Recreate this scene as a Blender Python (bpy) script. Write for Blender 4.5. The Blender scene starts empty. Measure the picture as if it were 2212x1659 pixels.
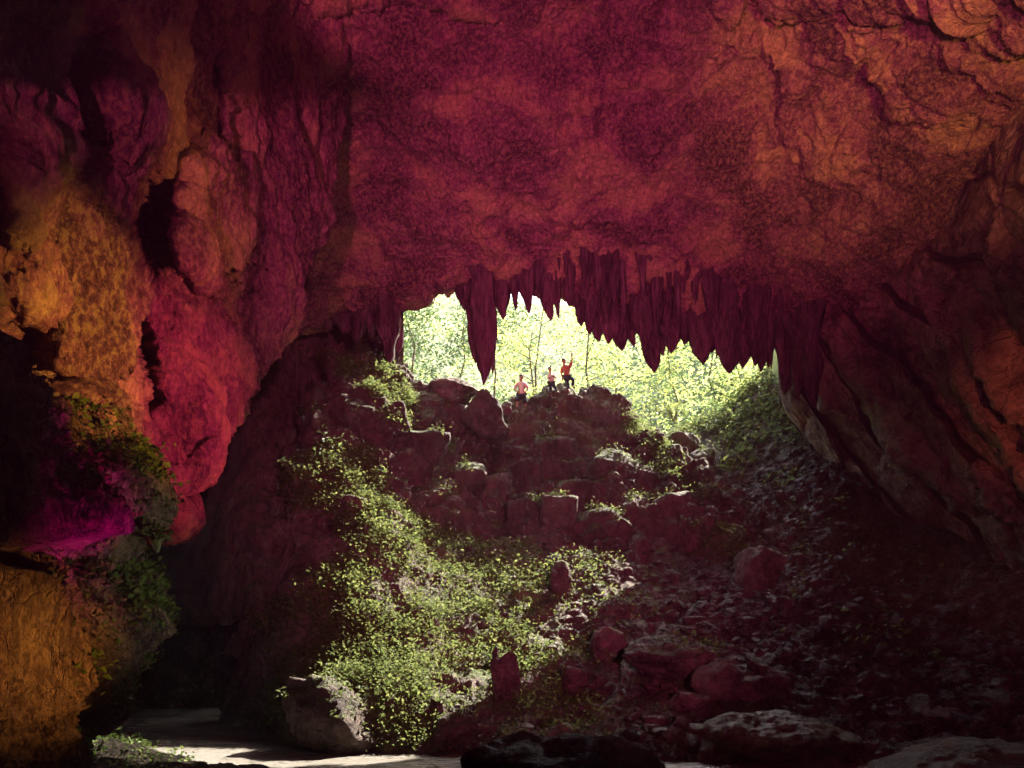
import bpy, math, random
import numpy as np
from mathutils import Vector, Matrix

random.seed(7)
RNG = np.random.default_rng(7)
sc = bpy.context.scene
COL = sc.collection
R = math.radians

# ------------------------------------------------------------------ camera
F, U0, VH = 1720.0, 1106.0, 1350.0          # focal length in photo units, centre column, horizon row
cam_d = bpy.data.cameras.new('camera')
cam = bpy.data.objects.new('camera', cam_d)
COL.objects.link(cam)
cam.location = (0, 0, 0)
cam.rotation_euler = (R(90), 0, 0)
cam_d.sensor_width = 36
cam_d.lens = 36 * F / 2212
cam_d.shift_y = (VH - 829.5) / 2212
cam_d.clip_start = 0.1
cam_d.clip_end = 1500
sc.camera = cam

# ------------------------------------------------------------------ sky and sun
SUN_EL, SUN_AZ = 43.0, 35.0                 # the sun stands beyond the mouth, a little to the right
w = bpy.data.worlds.new('World')
sc.world = w
w.use_nodes = True
wn = w.node_tree.nodes
bg = wn['Background']
sky = wn.new('ShaderNodeTexSky')
sky.sky_type = 'NISHITA'
sky.sun_disc = False
sky.sun_elevation = R(SUN_EL)
sky.sun_rotation = R(SUN_AZ)
sky.dust_density = 3.0
w.node_tree.links.new(sky.outputs[0], bg.inputs[0])
bg.inputs[1].default_value = 0.15
sd = bpy.data.lights.new('sun', 'SUN')
sd.energy = 4.2
sd.angle = R(0.5)
sd.color = (1.0, 0.93, 0.80)
so = bpy.data.objects.new('sun', sd)
COL.objects.link(so)
sdir = Vector((math.sin(R(SUN_AZ)) * math.cos(R(SUN_EL)), math.cos(R(SUN_AZ)) * math.cos(R(SUN_EL)), math.sin(R(SUN_EL))))
so.rotation_euler = sdir.to_track_quat('Z', 'Y').to_euler()

sc.view_settings.view_transform = 'Standard'
sc.view_settings.look = 'None'
sc.view_settings.gamma = 1.0
sc.view_settings.use_curve_mapping = False
sc.view_settings.exposure = 2.8
sc.render.engine = 'CYCLES'
cy = sc.cycles
cy.use_denoising = True
cy.use_adaptive_sampling = True
cy.adaptive_threshold = 0.03
cy.max_bounces = 4
cy.diffuse_bounces = 2
cy.glossy_bounces = 1
cy.transmission_bounces = 2
cy.transparent_max_bounces = 6
cy.volume_bounces = 0
cy.sample_clamp_indirect = 4
cy.caustics_reflective = False
cy.caustics_refractive = False


def W(u, v, Y):
    return ((u - U0) / F * Y, Y, (VH - v) / F * Y)


def lamp(name, pos, target, power, color, size_deg=70, blend=0.8, radius=0.25):
    d = bpy.data.lights.new(name, 'SPOT')
    d.energy = power
    d.color = color
    d.spot_size = R(size_deg)
    d.spot_blend = blend
    d.shadow_soft_size = radius
    o = bpy.data.objects.new(name, d)
    COL.objects.link(o)
    o.location = pos
    o.rotation_euler = (Vector(target) - Vector(pos)).to_track_quat('-Z', 'Y').to_euler()
    return o


CRIM = (1.0, 0.13, 0.36)
ORNG = (1.0, 0.40, 0.09)
RORG = (1.0, 0.20, 0.10)
MAGE = (1.0, 0.0, 0.50)
# coloured floodlights that the photographer's crew set on the cave floor
LK = (8.0, 6.0, -1.0)
lamp('floodlight_crimson_vault', (-2.0, -5.0, -2.0), W(1330, -90, 18.5), 5200, (1.0, 0.11, 0.36), 50, 1.0)
lamp('floodlight_orange_vault', (3.5, -4.0, -2.0), W(1920, 130, 20), 3500, ORNG, 23, 1.0)
lamp('floodlight_orange_left', LK, W(205, 730, 10.5), 3600, ORNG, 15, 1.0)
lamp('floodlight_orange_left_high', LK, W(440, 430, 14), 1000, (1.0, 0.30, 0.10), 15, 1.0)
lamp('floodlight_magenta_left', LK, W(430, 870, 13.2), 2300, (1.0, 0.075, 0.22), 20, 1.0)
lamp('floodlight_magenta_near', (0.5, 6.5, -2.4), W(185, 1120, 8.5), 480, MAGE, 15, 1.0)
lamp('floodlight_orange_near', (2.5, 3.5, -2.2), W(40, 1400, 8), 560, ORNG, 15, 1.0)
lamp('floodlight_crimson_left', LK, W(500, 150, 16), 250, CRIM, 42, 1.0)
lamp('floodlight_red_right', (2.0, -4.0, -2.0), W(2390, 850, 18), 2600, RORG, 13, 1.0)
lamp('floodlight_crimson_right', (-2.0, -5.0, 1.5), W(2000, 1250, 20), 420, (1.0, 0.2, 0.45), 34, 1.0)
lamp('floodlight_crimson_mound', (4.5, -7.0, 2.5), W(1090, 1020, 27), 3500, (1.0, 0.17, 0.40), 39, 1.0)
lamp('fill_white_near', (2.0, 6.0, -1.5), W(290, 1200, 10), 100, (1, 0.95, 0.85), 24, 1.0)  # added white fill that brightens the creepers on the near wall

# ------------------------------------------------------------------ helpers

def link(o, parent=None):
    COL.objects.link(o)
    if parent is not None:
        o.parent = parent
    return o


def tag(o, label=None, cat=None, group=None, kind=None):
    if label: o['label'] = label
    if cat: o['category'] = cat
    if group: o['group'] = group
    if kind: o['kind'] = kind
    return o


def mesh_arr(name, V, Q, mat=None, smooth=True, mats=None, midx=None):
    """V (n,3), Q (m,3|4) numpy"""
    V = np.asarray(V, dtype=np.float32); Q = np.asarray(Q, dtype=np.int32)
    me = bpy.data.meshes.new(name)
    m, k = Q.shape
    me.vertices.add(len(V)); me.vertices.foreach_set('co', V.ravel())
    me.loops.add(m * k); me.loops.foreach_set('vertex_index', Q.ravel())
    me.polygons.add(m)
    me.polygons.foreach_set('loop_start', np.arange(0, m * k, k, dtype=np.int32))
    me.polygons.foreach_set('loop_total', np.full(m, k, dtype=np.int32))
    me.polygons.foreach_set('use_smooth', np.full(m, smooth))
    for mm in (mats or ([mat] if mat else [])):
        me.materials.append(mm)
    if midx is not None:
        me.polygons.foreach_set('material_index', np.asarray(midx, dtype=np.int32))
    me.update(calc_edges=True)
    me.validate()
    return me


def obj(name, me, parent=None, **kw):
    o = bpy.data.objects.new(name, me)
    link(o, parent)
    return tag(o, **kw)


def empty(name, loc=(0, 0, 0), rz=0.0, **kw):
    o = bpy.data.objects.new(name, None)
    o.location = loc; o.rotation_euler = (0, 0, rz)
    COL.objects.link(o)
    return tag(o, **kw)


# gradient-free value noise, vectorised
_PERM = np.random.default_rng(11).random((64, 64, 64)).astype(np.float32)

def vnoise(P):
    P = np.asarray(P, dtype=np.float64)
    i = np.floor(P).astype(np.int64); f = P - i
    f = f * f * f * (f * (f * 6 - 15) + 10)
    i0 = i & 63; i1 = (i + 1) & 63
    x0, y0, z0 = i0[..., 0], i0[..., 1], i0[..., 2]
    x1, y1, z1 = i1[..., 0], i1[..., 1], i1[..., 2]
    fx, fy, fz = f[..., 0], f[..., 1], f[..., 2]
    a = _PERM[x0, y0, z0] * (1 - fx) + _PERM[x1, y0, z0] * fx
    b = _PERM[x0, y1, z0] * (1 - fx) + _PERM[x1, y1, z0] * fx
    c = _PERM[x0, y0, z1] * (1 - fx) + _PERM[x1, y0, z1] * fx
    d = _PERM[x0, y1, z1] * (1 - fx) + _PERM[x1, y1, z1] * fx
    return (a * (1 - fy) + b * fy) * (1 - fz) + (c * (1 - fy) + d * fy) * fz * 1.0


def fbm(P, scale=1.0, octs=5, gain=0.5, ridge=False):
    P = np.asarray(P) * scale
    tot = 0; amp = 1.0; s = 0
    for k in range(octs):
        n = vnoise(P + 17.3 * k) * 2 - 1
        if ridge: n = 1 - 2 * np.abs(n)
        tot = tot + n * amp; s += amp
        amp *= gain; P = P * 2.03
    return tot / s


def worley(P, scale, seed=0, chunk=60000):
    """distance to the nearest and second nearest of jittered grid points, and a random value of the nearest"""
    shp = P.shape[:-1]
    Q = (np.asarray(P) * scale).reshape(-1, 3)
    f1 = np.empty(len(Q)); f2 = np.empty(len(Q)); rid = np.empty(len(Q))
    for s0 in range(0, len(Q), chunk):
        q = Q[s0:s0 + chunk]; i = np.floor(q).astype(np.int64)
        a = np.full(len(q), 9.0); b = np.full(len(q), 9.0); r = np.zeros(len(q))
        for dx in (-1, 0, 1):
            for dy in (-1, 0, 1):
                for dz in (-1, 0, 1):
                    c = i + (dx, dy, dz); k = (c + seed) & 63
                    jx = _PERM[k[:, 0], k[:, 1], k[:, 2]]; jy = _PERM[k[:, 1], k[:, 2], k[:, 0]]; jz = _PERM[k[:, 2], k[:, 0], k[:, 1]]
                    d = np.sqrt((c[:, 0] + jx - q[:, 0]) ** 2 + (c[:, 1] + jy - q[:, 1]) ** 2 + (c[:, 2] + jz - q[:, 2]) ** 2)
                    m = d < a
                    b = np.where(m, a, np.minimum(b, d)); r = np.where(m, jx, r); a = np.where(m, d, a)
        f1[s0:s0 + chunk] = a; f2[s0:s0 + chunk] = b; rid[s0:s0 + chunk] = r
    return f1.reshape(shp), f2.reshape(shp), rid.reshape(shp)


def crw(n_ctrl, n_out):
    """Catmull-Rom weights (n_out, n_ctrl)"""
    t = np.linspace(0, n_ctrl - 1, n_out)
    M = np.zeros((n_out, n_ctrl))
    for k, x in enumerate(t):
        i = min(int(x), n_ctrl - 2); f = x - i
        wts = [(-f + 2 * f * f - f ** 3) / 2, (2 - 5 * f * f + 3 * f ** 3) / 2, (f + 4 * f * f - 3 * f ** 3) / 2, (-f * f + f ** 3) / 2]
        for j, wt in zip(range(i - 1, i + 3), wts):
            if j < 0: M[k, 0] += 2 * wt; M[k, 1] -= wt
            elif j >= n_ctrl: M[k, n_ctrl - 1] += 2 * wt; M[k, n_ctrl - 2] -= wt
            else: M[k, j] += wt
    return M


def grid_normals(P):
    du = np.gradient(P, axis=1); dv = np.gradient(P, axis=0)
    n = np.cross(du, dv)
    n /= np.linalg.norm(n, axis=2, keepdims=True) + 1e-9
    return n


def sheet(name, C, nv, nu, disp, mat, parent=None, toward=(0, 0, 0), **kw):
    """C control grid (rows, cols, 3) of world points; displaced along its normal (towards `toward`)"""
    C = np.asarray(C, dtype=np.float64)
    A, B = crw(C.shape[0], nv), crw(C.shape[1], nu)
    P = np.einsum('ij,jkc,lk->ilc', A, C, B)
    for it in range(len(disp)):
        N = grid_normals(P)
        s = np.sign(np.sum(N * (np.asarray(toward) - P), axis=2))
        # one consistent side: use the sign of the majority near the middle
        sg = 1.0 if s[nv // 4: 3 * nv // 4, nu // 4: 3 * nu // 4].sum() > 0 else -1.0
        N = N * sg
        dd = disp[it](P, N)
        P = P + (N * dd[..., None] if dd.ndim == 2 else dd)
    idx = np.arange(nv * nu).reshape(nv, nu)
    Q = np.stack([idx[:-1, :-1], idx[:-1, 1:], idx[1:, 1:], idx[1:, :-1]], axis=-1).reshape(-1, 4)
    if sg > 0: pass
    me = mesh_arr(name, P.reshape(-1, 3), Q, mat)
    o = obj(name, me, parent, **kw)
    return o, P


def nodes_mat(name):
    m = bpy.data.materials.new(name)
    m.use_nodes = True
    nt = m.node_tree
    b = nt.nodes['Principled BSDF']
    return m, nt, b


def rock_mat(name, pale, mid, dark, scale=1.0, stretch=(1, 1, 1), rough=0.85, bump=0.6, bscale=3.0, moss=0.0, crack=0.5, spec=0.3, wetspots=0.0, mottle=0.5, fscale=3.2):
    m, nt, b = nodes_mat(name)
    N, L = nt.nodes, nt.links
    geo = N.new('ShaderNodeNewGeometry')
    mp = N.new('ShaderNodeMapping'); mp.inputs['Scale'].default_value = stretch
    L.new(geo.outputs['Position'], mp.inputs['Vector'])
    def noise(sc_, det=8, rgh=0.6, dist=0.0, vec=None):
        n = N.new('ShaderNodeTexNoise'); n.inputs['Scale'].default_value = sc_
        n.inputs['Detail'].default_value = det; n.inputs['Roughness'].default_value = rgh
        n.inputs['Distortion'].default_value = dist
        L.new((vec or mp.outputs['Vector']), n.inputs['Vector']); return n.outputs['Fac']
    def ramp(fac, stops):
        r = N.new('ShaderNodeValToRGB'); L.new(fac, r.inputs['Fac'])
        while len(r.color_ramp.elements) < len(stops): r.color_ramp.elements.new(0.5)
        for e, (p, c) in zip(r.color_ramp.elements, stops):
            e.position = p; e.color = (*c, 1) if len(c) == 3 else c
        return r.outputs['Color']
    def mix(fac, a, c, mode='MIX'):
        x = N.new('ShaderNodeMix'); x.data_type = 'RGBA'; x.blend_type = mode
        if isinstance(fac, float): x.inputs[0].default_value = fac
        else: L.new(fac, x.inputs[0])
        for s, val in ((x.inputs[6], a), (x.inputs[7], c)):
            if isinstance(val, tuple): s.default_value = (*val, 1)
            else: L.new(val, s)
        return x.outputs[2]
    big = noise(0.45 * scale, 6, 0.62, 0.4)
    c1 = ramp(big, [(0.40, dark), (0.5, mid), (0.60, pale)])
    fine = noise(fscale * scale, 12, 0.75, 0.3)
    c2 = ramp(fine, [(0.43, dark), (0.50, mid), (0.57, pale)])
    col = mix(mottle, c1, c2)
    # pits and cracks
    vor = N.new('ShaderNodeTexVoronoi'); vor.feature = 'DISTANCE_TO_EDGE'; vor.inputs['Scale'].default_value = 0.9 * scale
    wv = N.new('ShaderNodeVectorMath'); wv.operation = 'ADD'
    nn = N.new('ShaderNodeTexNoise'); nn.inputs['Scale'].default_value = 1.3 * scale; nn.inputs['Detail'].default_value = 5
    L.new(mp.outputs['Vector'], nn.inputs['Vector'])
    sc2 = N.new('ShaderNodeVectorMath'); sc2.operation = 'SCALE'; sc2.inputs['Scale'].default_value = 1.6 / scale
    L.new(nn.outputs['Color'], sc2.inputs[0]); L.new(mp.outputs['Vector'], wv.inputs[0]); L.new(sc2.outputs[0], wv.inputs[1])
    L.new(wv.outputs[0], vor.inputs['Vector'])
    crk = ramp(vor.outputs['Distance'], [(0.0, (0, 0, 0)), (0.035, (1, 1, 1))])
    pit = ramp(noise(1.7 * scale, 8, 0.7), [(0.36, (0, 0, 0)), (0.46, (1, 1, 1))])
    if moss > 0:
        sepn = N.new('ShaderNodeSeparateXYZ'); L.new(geo.outputs['Normal'], sepn.inputs[0])
        mz = ramp(sepn.outputs['Z'], [(0.35, (0, 0, 0)), (0.75, (1, 1, 1))])
        mn = ramp(noise(0.9, 6, 0.65, vec=geo.outputs['Position']), [(0.42, (0, 0, 0)), (0.6, (1, 1, 1))])
        mm = N.new('ShaderNodeMath'); mm.operation = 'MULTIPLY'; L.new(mz, mm.inputs[0]); L.new(mn, mm.inputs[1])
        m2 = N.new('ShaderNodeMath'); m2.operation = 'MULTIPLY'; m2.inputs[1].default_value = moss; L.new(mm.outputs[0], m2.inputs[0])
        mossc = ramp(noise(6, 6, 0.7, vec=geo.outputs['Position']), [(0.35, (0.035, 0.06, 0.012)), (0.65, (0.12, 0.17, 0.03))])
        col = mix(m2.outputs[0], col, mossc)
    L.new(col, b.inputs['Base Color'])
    # relief
    h1 = noise(bscale * 0.5, 10, 0.65, 0.2); h2 = noise(bscale * 3, 6, 0.7)
    a1 = N.new('ShaderNodeMath'); a1.operation = 'MULTIPLY_ADD'; L.new(h2, a1.inputs[0]); a1.inputs[1].default_value = 0.3; L.new(h1, a1.inputs[2])
    a2 = N.new('ShaderNodeMath'); a2.operation = 'MULTIPLY_ADD'; L.new(crk, a2.inputs[0]); a2.inputs[1].default_value = 0.35 * crack; L.new(a1.outputs[0], a2.inputs[2])
    a3 = N.new('ShaderNodeMath'); a3.operation = 'MULTIPLY_ADD'; L.new(pit, a3.inputs[0]); a3.inputs[1].default_value = 0.35 * crack; L.new(a2.outputs[0], a3.inputs[2])
    bp = N.new('ShaderNodeBump'); bp.inputs['Strength'].default_value = min(1.0, bump); bp.inputs['Distance'].default_value = 0.35
    L.new(a3.outputs[0], bp.inputs['Height']); L.new(bp.outputs['Normal'], b.inputs['Normal'])
    if wetspots > 0:
        wr = ramp(noise(2.5, 6, 0.7, vec=geo.outputs['Position']), [(0.45, (rough,) * 3), (0.6, (rough - wetspots,) * 3)])
        L.new(wr, b.inputs['Roughness'])
    else:
        b.inputs['Roughness'].default_value = rough
    b.inputs['Specular IOR Level'].default_value = spec
    return m


def leaf_mat(name, cols, tval=1.6, tfac=0.45):
    m, nt, b = nodes_mat(name)
    N, L = nt.nodes, nt.links
    geo = N.new('ShaderNodeNewGeometry')
    r = N.new('ShaderNodeValToRGB'); L.new(geo.outputs['Random Per Island'], r.inputs['Fac'])
    while len(r.color_ramp.elements) < len(cols): r.color_ramp.elements.new(0.5)
    for k, (e, c) in enumerate(zip(r.color_ramp.elements, cols)):
        e.position = k / max(1, len(cols) - 1); e.color = (*c, 1)
    L.new(r.outputs[0], b.inputs['Base Color'])
    b.inputs['Roughness'].default_value = 0.65
    b.inputs['Specular IOR Level'].default_value = 0.2
    t = N.new('ShaderNodeBsdfTranslucent'); 
    g = N.new('ShaderNodeMix'); g.data_type = 'RGBA'; g.blend_type = 'MULTIPLY'; g.inputs[0].default_value = 0.0
    hv = N.new('ShaderNodeHueSaturation'); hv.inputs['Value'].default_value = tval; hv.inputs['Saturation'].default_value = 0.95
    L.new(r.outputs[0], hv.inputs['Color'])
    L.new(hv.outputs[0], t.inputs['Color'])
    ms = N.new('ShaderNodeMixShader'); ms.inputs[0].default_value = tfac
    L.new(b.outputs[0], ms.inputs[1]); L.new(t.outputs[0], ms.inputs[2])
    L.new(ms.outputs[0], N['Material Output'].inputs['Surface'])
    return m


def plain(name, c, rough=0.8, spec=0.3):
    m, nt, b = nodes_mat(name)
    N, L = nt.nodes, nt.links
    n = N.new('ShaderNodeTexNoise'); n.inputs['Scale'].default_value = 14; n.inputs['Detail'].default_value = 4
    tc = N.new('ShaderNodeTexCoord'); L.new(tc.outputs['Object'], n.inputs['Vector'])
    r = N.new('ShaderNodeValToRGB'); L.new(n.outputs['Fac'], r.inputs['Fac'])
    r.color_ramp.elements[0].position = 0.3; r.color_ramp.elements[1].position = 0.7
    r.color_ramp.elements[0].color = (*[x * 0.8 for x in c], 1); r.color_ramp.elements[1].color = (*[min(1, x * 1.15) for x in c], 1)
    L.new(r.outputs[0], b.inputs['Base Color'])
    b.inputs['Roughness'].default_value = rough; b.inputs['Specular IOR Level'].default_value = spec
    return m


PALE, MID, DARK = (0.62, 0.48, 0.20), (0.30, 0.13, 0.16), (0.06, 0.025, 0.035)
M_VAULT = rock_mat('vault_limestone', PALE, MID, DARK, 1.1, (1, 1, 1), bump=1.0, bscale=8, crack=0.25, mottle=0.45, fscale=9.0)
M_LEFT = rock_mat('flowstone_wall', PALE, MID, DARK, 0.9, (1.3, 1.3, 0.7), bump=0.9, bscale=12, crack=0.2, mottle=0.38, fscale=9)
M_NEAR = rock_mat('near_wall_limestone', (0.48, 0.36, 0.2), (0.26, 0.17, 0.12), (0.05, 0.035, 0.03), 2.2, (1.2, 1.2, 0.6), bump=1.0, bscale=14, crack=1.0, mottle=0.55, fscale=5)
M_SLAB = rock_mat('slab_limestone', (0.38, 0.28, 0.19), (0.25, 0.16, 0.12), (0.08, 0.045, 0.04), 0.8, (1, 1, 1), bump=0.9, bscale=3, crack=0.7)
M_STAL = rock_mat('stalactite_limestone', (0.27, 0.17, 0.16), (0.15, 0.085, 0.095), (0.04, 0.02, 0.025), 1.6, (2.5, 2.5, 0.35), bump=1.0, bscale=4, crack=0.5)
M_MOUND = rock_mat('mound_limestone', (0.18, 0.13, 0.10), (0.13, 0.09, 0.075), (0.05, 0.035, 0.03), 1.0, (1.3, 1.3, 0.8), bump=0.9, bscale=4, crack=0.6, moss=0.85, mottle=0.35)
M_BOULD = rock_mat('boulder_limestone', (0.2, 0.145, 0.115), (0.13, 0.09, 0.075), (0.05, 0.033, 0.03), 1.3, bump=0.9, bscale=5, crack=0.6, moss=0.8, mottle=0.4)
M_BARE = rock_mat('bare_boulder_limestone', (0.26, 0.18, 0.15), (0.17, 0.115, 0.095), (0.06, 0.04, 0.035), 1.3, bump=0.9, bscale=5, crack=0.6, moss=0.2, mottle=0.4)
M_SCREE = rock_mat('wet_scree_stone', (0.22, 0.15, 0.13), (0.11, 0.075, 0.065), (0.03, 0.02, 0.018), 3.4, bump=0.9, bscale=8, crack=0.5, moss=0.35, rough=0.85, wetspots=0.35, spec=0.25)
M_DIRT = rock_mat('wet_earth_bank', (0.2, 0.14, 0.10), (0.13, 0.09, 0.06), (0.06, 0.04, 0.03), 2.4, (1, 1, 1), bump=0.8, bscale=7, crack=0.2, moss=0.3, rough=0.7, wetspots=0.3, spec=0.4)
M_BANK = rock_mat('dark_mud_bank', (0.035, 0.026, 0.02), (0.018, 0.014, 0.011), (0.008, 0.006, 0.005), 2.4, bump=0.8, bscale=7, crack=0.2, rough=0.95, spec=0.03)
M_BLACK = rock_mat('dark_boulder_shaded_rock', (0.09, 0.06, 0.055), (0.035, 0.024, 0.022), (0.01, 0.008, 0.007), 3.0, bump=0.9, bscale=9, crack=0.6, rough=0.7)  # river boulder's dark tone; on the passage wall it stands in for shade
M_OUT = rock_mat('hillside_soil', (0.2, 0.22, 0.09), (0.13, 0.15, 0.06), (0.07, 0.08, 0.035), 0.8, bump=0.6, bscale=3, crack=0.2, moss=0.9)
M_LEAF = leaf_mat('ledge_leaf', [(0.055, 0.08, 0.022), (0.10, 0.125, 0.035), (0.14, 0.155, 0.045), (0.075, 0.105, 0.028)])
M_LEAFD = leaf_mat('vine_leaf', [(0.04, 0.085, 0.015), (0.09, 0.14, 0.02), (0.12, 0.14, 0.04)], tfac=0.3)
M_TREE = leaf_mat('tree_leaf', [(0.07, 0.11, 0.04), (0.15, 0.18, 0.05), (0.21, 0.21, 0.05), (0.10, 0.14, 0.05)], tfac=0.6, tval=3.3)
M_TREED = leaf_mat('dark_tree_leaf', [(0.03, 0.06, 0.02), (0.07, 0.11, 0.03), (0.05, 0.085, 0.035), (0.11, 0.14, 0.03)], tfac=0.35)
M_BARK = plain('bark', (0.14, 0.10, 0.07), 0.9)
M_STEM = plain('stem', (0.12, 0.13, 0.05), 0.8)

# ------------------------------------------------------------------ cave vault

def rdisp(a1, s1, a2, s2, a3=0.0, s3=1.0, ridge2=True, st=(1, 1, 1)):
    st = np.asarray(st)
    def f(P, N):
        Q = P * st
        d = a1 * fbm(Q, s1, 3) + a2 * fbm(Q + 31.7, s2, 5, 0.55, ridge2)
        if a3: d = d + a3 * fbm(Q + 77.1, s3, 4, 0.6, True)
        return d
    return f


def interp(x, xs, ys):
    return float(np.interp(x, xs, ys))

EDGE_U = [380, 480, 560, 640, 700, 760, 820, 866, 900, 940, 985, 1010, 1080, 1160, 1240, 1300, 1400, 1500, 1600, 1680, 1760, 1850, 1950, 2060, 2150, 2260, 2420]
EDGE_V = [800, 780, 740, 700, 680, 650, 628, 622, 594, 582, 582, 582, 570, 578, 604, 648, 676, 690, 716, 738, 700, 632, 540, 400, 250, 120, -40]

def Yc(u, v):
    Y = 20.0 + v * 0.013
    if u > 1680: Y -= (u - 1680) * 0.0085
    if u < 800: Y -= (800 - u) * 0.004
    return max(Y, 4)

cols = []
for u, ve in zip(EDGE_U, EDGE_V):
    Ye = Yc(u, ve)
    col = [W(u, ve, Ye)]
    back = [(Ye + 2.0, col[0][2] + 0.6)]
    topv = -160
    for t in (0.12, 0.28, 0.46, 0.66, 0.85, 1.0):
        v = ve + (topv - ve) * t
        uu = u + (1106 - u) * 0.06 * t
        Yv = Yc(uu, v) 
        # the ceiling dips to a smooth shoulder before the fringe
        col.append(W(uu, v, Yv - 1.1 * math.sin(math.pi * min(1, t * 1.4)) * 0.6))
    x1 = col[-1][0]
    col.append((x1 * 1.05, 10.0, 18.2 if abs(x1) < 14 else 14.0))
    col.append((x1 * 1.1, 0.0, 17.5 if abs(x1) < 14 else 12.0))
    col.append((x1 * 1.1, -14.0, 12.0))
    # lip behind the fringe
    x0 = col[0][0]
    col.insert(0, (x0 * 1.02, Ye + 2.0, col[0][2] + 1.4))
    cols.append(col)
C = np.array(cols).transpose(1, 0, 2)

def vault_disp(P, N):
    wq = P + 0.8 * np.stack([fbm(P + 3, 0.5, 3), fbm(P + 13, 0.5, 3), fbm(P + 23, 0.5, 3)], -1)
    a1, a2, ra = worley(wq * np.array([1, 0.8, 1]), 0.42)
    b1, b2, rb = worley(wq + 5, 1.3, 5)
    cell = 0.55 * (ra - 0.5) * np.clip((a2 - a1) * 3, 0, 1) + 0.22 * (rb - 0.5) * np.clip((b2 - b1) * 4, 0, 1) + 0.10 * np.clip((b2 - b1) * 5, 0, 1)
    d = 1.0 * fbm(P * np.array([1, 0.7, 1]), 0.14, 3) + 0.55 * fbm(P + 9, 0.45, 6, 0.6, True) + 0.12 * fbm(P + 40, 2.0, 4, 0.65, True)
    return d + cell
ceil_o, CP = sheet('cave_ceiling', C, 440, 620, [vault_disp], M_VAULT, toward=(0, 10, 0), kind='structure',
                   label='mottled limestone cave ceiling lit crimson and orange')

# massif above and around (rock the cave is cut in), closes the cave to the sky
mx = [-70, -40, -24] + [W(u, v, Yc(u, v) + 2.4)[0] for u, v in zip(EDGE_U[1:], EDGE_V[1:])][:-3] + [24, 40, 70]
def bz(x):
    # height of the cliff's lower edge
    if x < -11.5: return -6.0
    if x > 11.5: return -6.0
    return None
rows = [[], [], [], []]
xs_e, zs_e, ys_e = [], [], []
for u, v in zip(EDGE_U, EDGE_V):
    p = W(u, v, Yc(u, v)); xs_e.append(p[0]); zs_e.append(p[2]); ys_e.append(p[1])
xs_all = np.concatenate([np.linspace(-70, -12, 20), np.linspace(-11.8, 12.3, 80), np.linspace(12.5, 70, 20)])
prof = []
for x in xs_all:
    if -10.5 < x < 12.0:
        z0 = np.interp(x, xs_e, zs_e) + 1.1; y0 = 30.2 + 0.0 * x
    else:
        z0 = -7.0; y0 = 37.0
    prof.append([(x, y0, z0), (x, y0 + 0.5, z0 + (24 - z0) * 0.5), (x, y0 + 2, 24), (x, y0 + 2, 36), (x, 30, 42), (x, 0, 44), (x, -30, 40), (x, -30, 10), (x, -30, -8)])
P0 = np.array(prof).transpose(1, 0, 2)
nr, nc = P0.shape[:2]
idx = np.arange(nr * nc).reshape(nr, nc)
Q = np.stack([idx[:-1, :-1], idx[:-1, 1:], idx[1:, 1:], idx[1:, :-1]], -1).reshape(-1, 4)
Vv = P0.reshape(-1, 3)
ex = [(-70, 38, -8), (-70, -30, -8), (-70, -30, 40), (-70, 38, 40), (70, 38, -8), (70, -30, -8), (70, -30, 40), (70, 38, 40)]
b0 = len(Vv)
Vv = np.vstack([Vv, ex]); Q = np.vstack([Q, [[b0, b0 + 1, b0 + 2, b0 + 3], [b0 + 4, b0 + 7, b0 + 6, b0 + 5]]])
obj('cliff', mesh_arr('cliff', Vv, Q, M_OUT), kind='structure', label='limestone cliff the cave mouth opens in')

# ------------------------------------------------------------------ stalactites

def stal_mesh(top, tip, wid, seed, segs=14, rings=16, flat=0.75, blunt=2.9):
    rg = np.random.default_rng(seed)
    top = np.array(top); tip = np.array(tip)
    V = []; Qs = []
    ang0 = rg.random() * 6.28
    L = np.linalg.norm(top - tip)
    for i in range(rings):
        t = i / (rings - 1)
        c = top + (tip - top) * t
        c = c + np.array([math.sin(t * 5 + ang0), math.cos(t * 4 + ang0), 0]) * wid * 0.10 * math.sin(math.pi * t)
        r = wid * 0.5 * (0.08 + 0.92 * (1 - t ** blunt) ** 0.8)
        r *= 1 + 0.16 * math.sin(t * (9 + seed % 7) + seed) * (1 - t * 0.6)
        if t < 0.2: r *= 1 + (0.2 - t) * 2.2
        for j in range(segs):
            a = 2 * math.pi * j / segs + ang0 + t * 0.3
            fl = 1 + 0.22 * math.sin(2 * a + ang0 * 3 + t * 3) + 0.15 * math.sin(5 * a + seed + t * 4)
            V.append((c[0] + math.cos(a) * r * fl, c[1] + math.sin(a) * r * fl * flat, c[2]))
    V.append(tuple(tip + np.array([0, 0, -wid * 0.05])))
    V = np.array(V)
    V += (fbm(V, 2.3, 4)[:, None]) * 0.22 * wid * np.array([1, 1, 0.3])
    Q = []
    for i in range(rings - 1):
        for j in range(segs):
            a = i * segs + j; b = i * segs + (j + 1) % segs
            Q.append((a, b, b + segs, a + segs))
    n = len(V) - 1
    for j in range(0, segs):
        a = (rings - 1) * segs + j; b = (rings - 1) * segs + (j + 1) % segs
        Q.append((a, b, n, n))
    me = bpy.data.meshes.new('stalactite')
    me.from_pydata([tuple(v) for v in V], [], [q if q[2] != q[3] else q[:3] for q in Q])
    me.polygons.foreach_set('use_smooth', [True] * len(me.polygons))
    me.materials.append(M_STAL)
    return me

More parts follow.
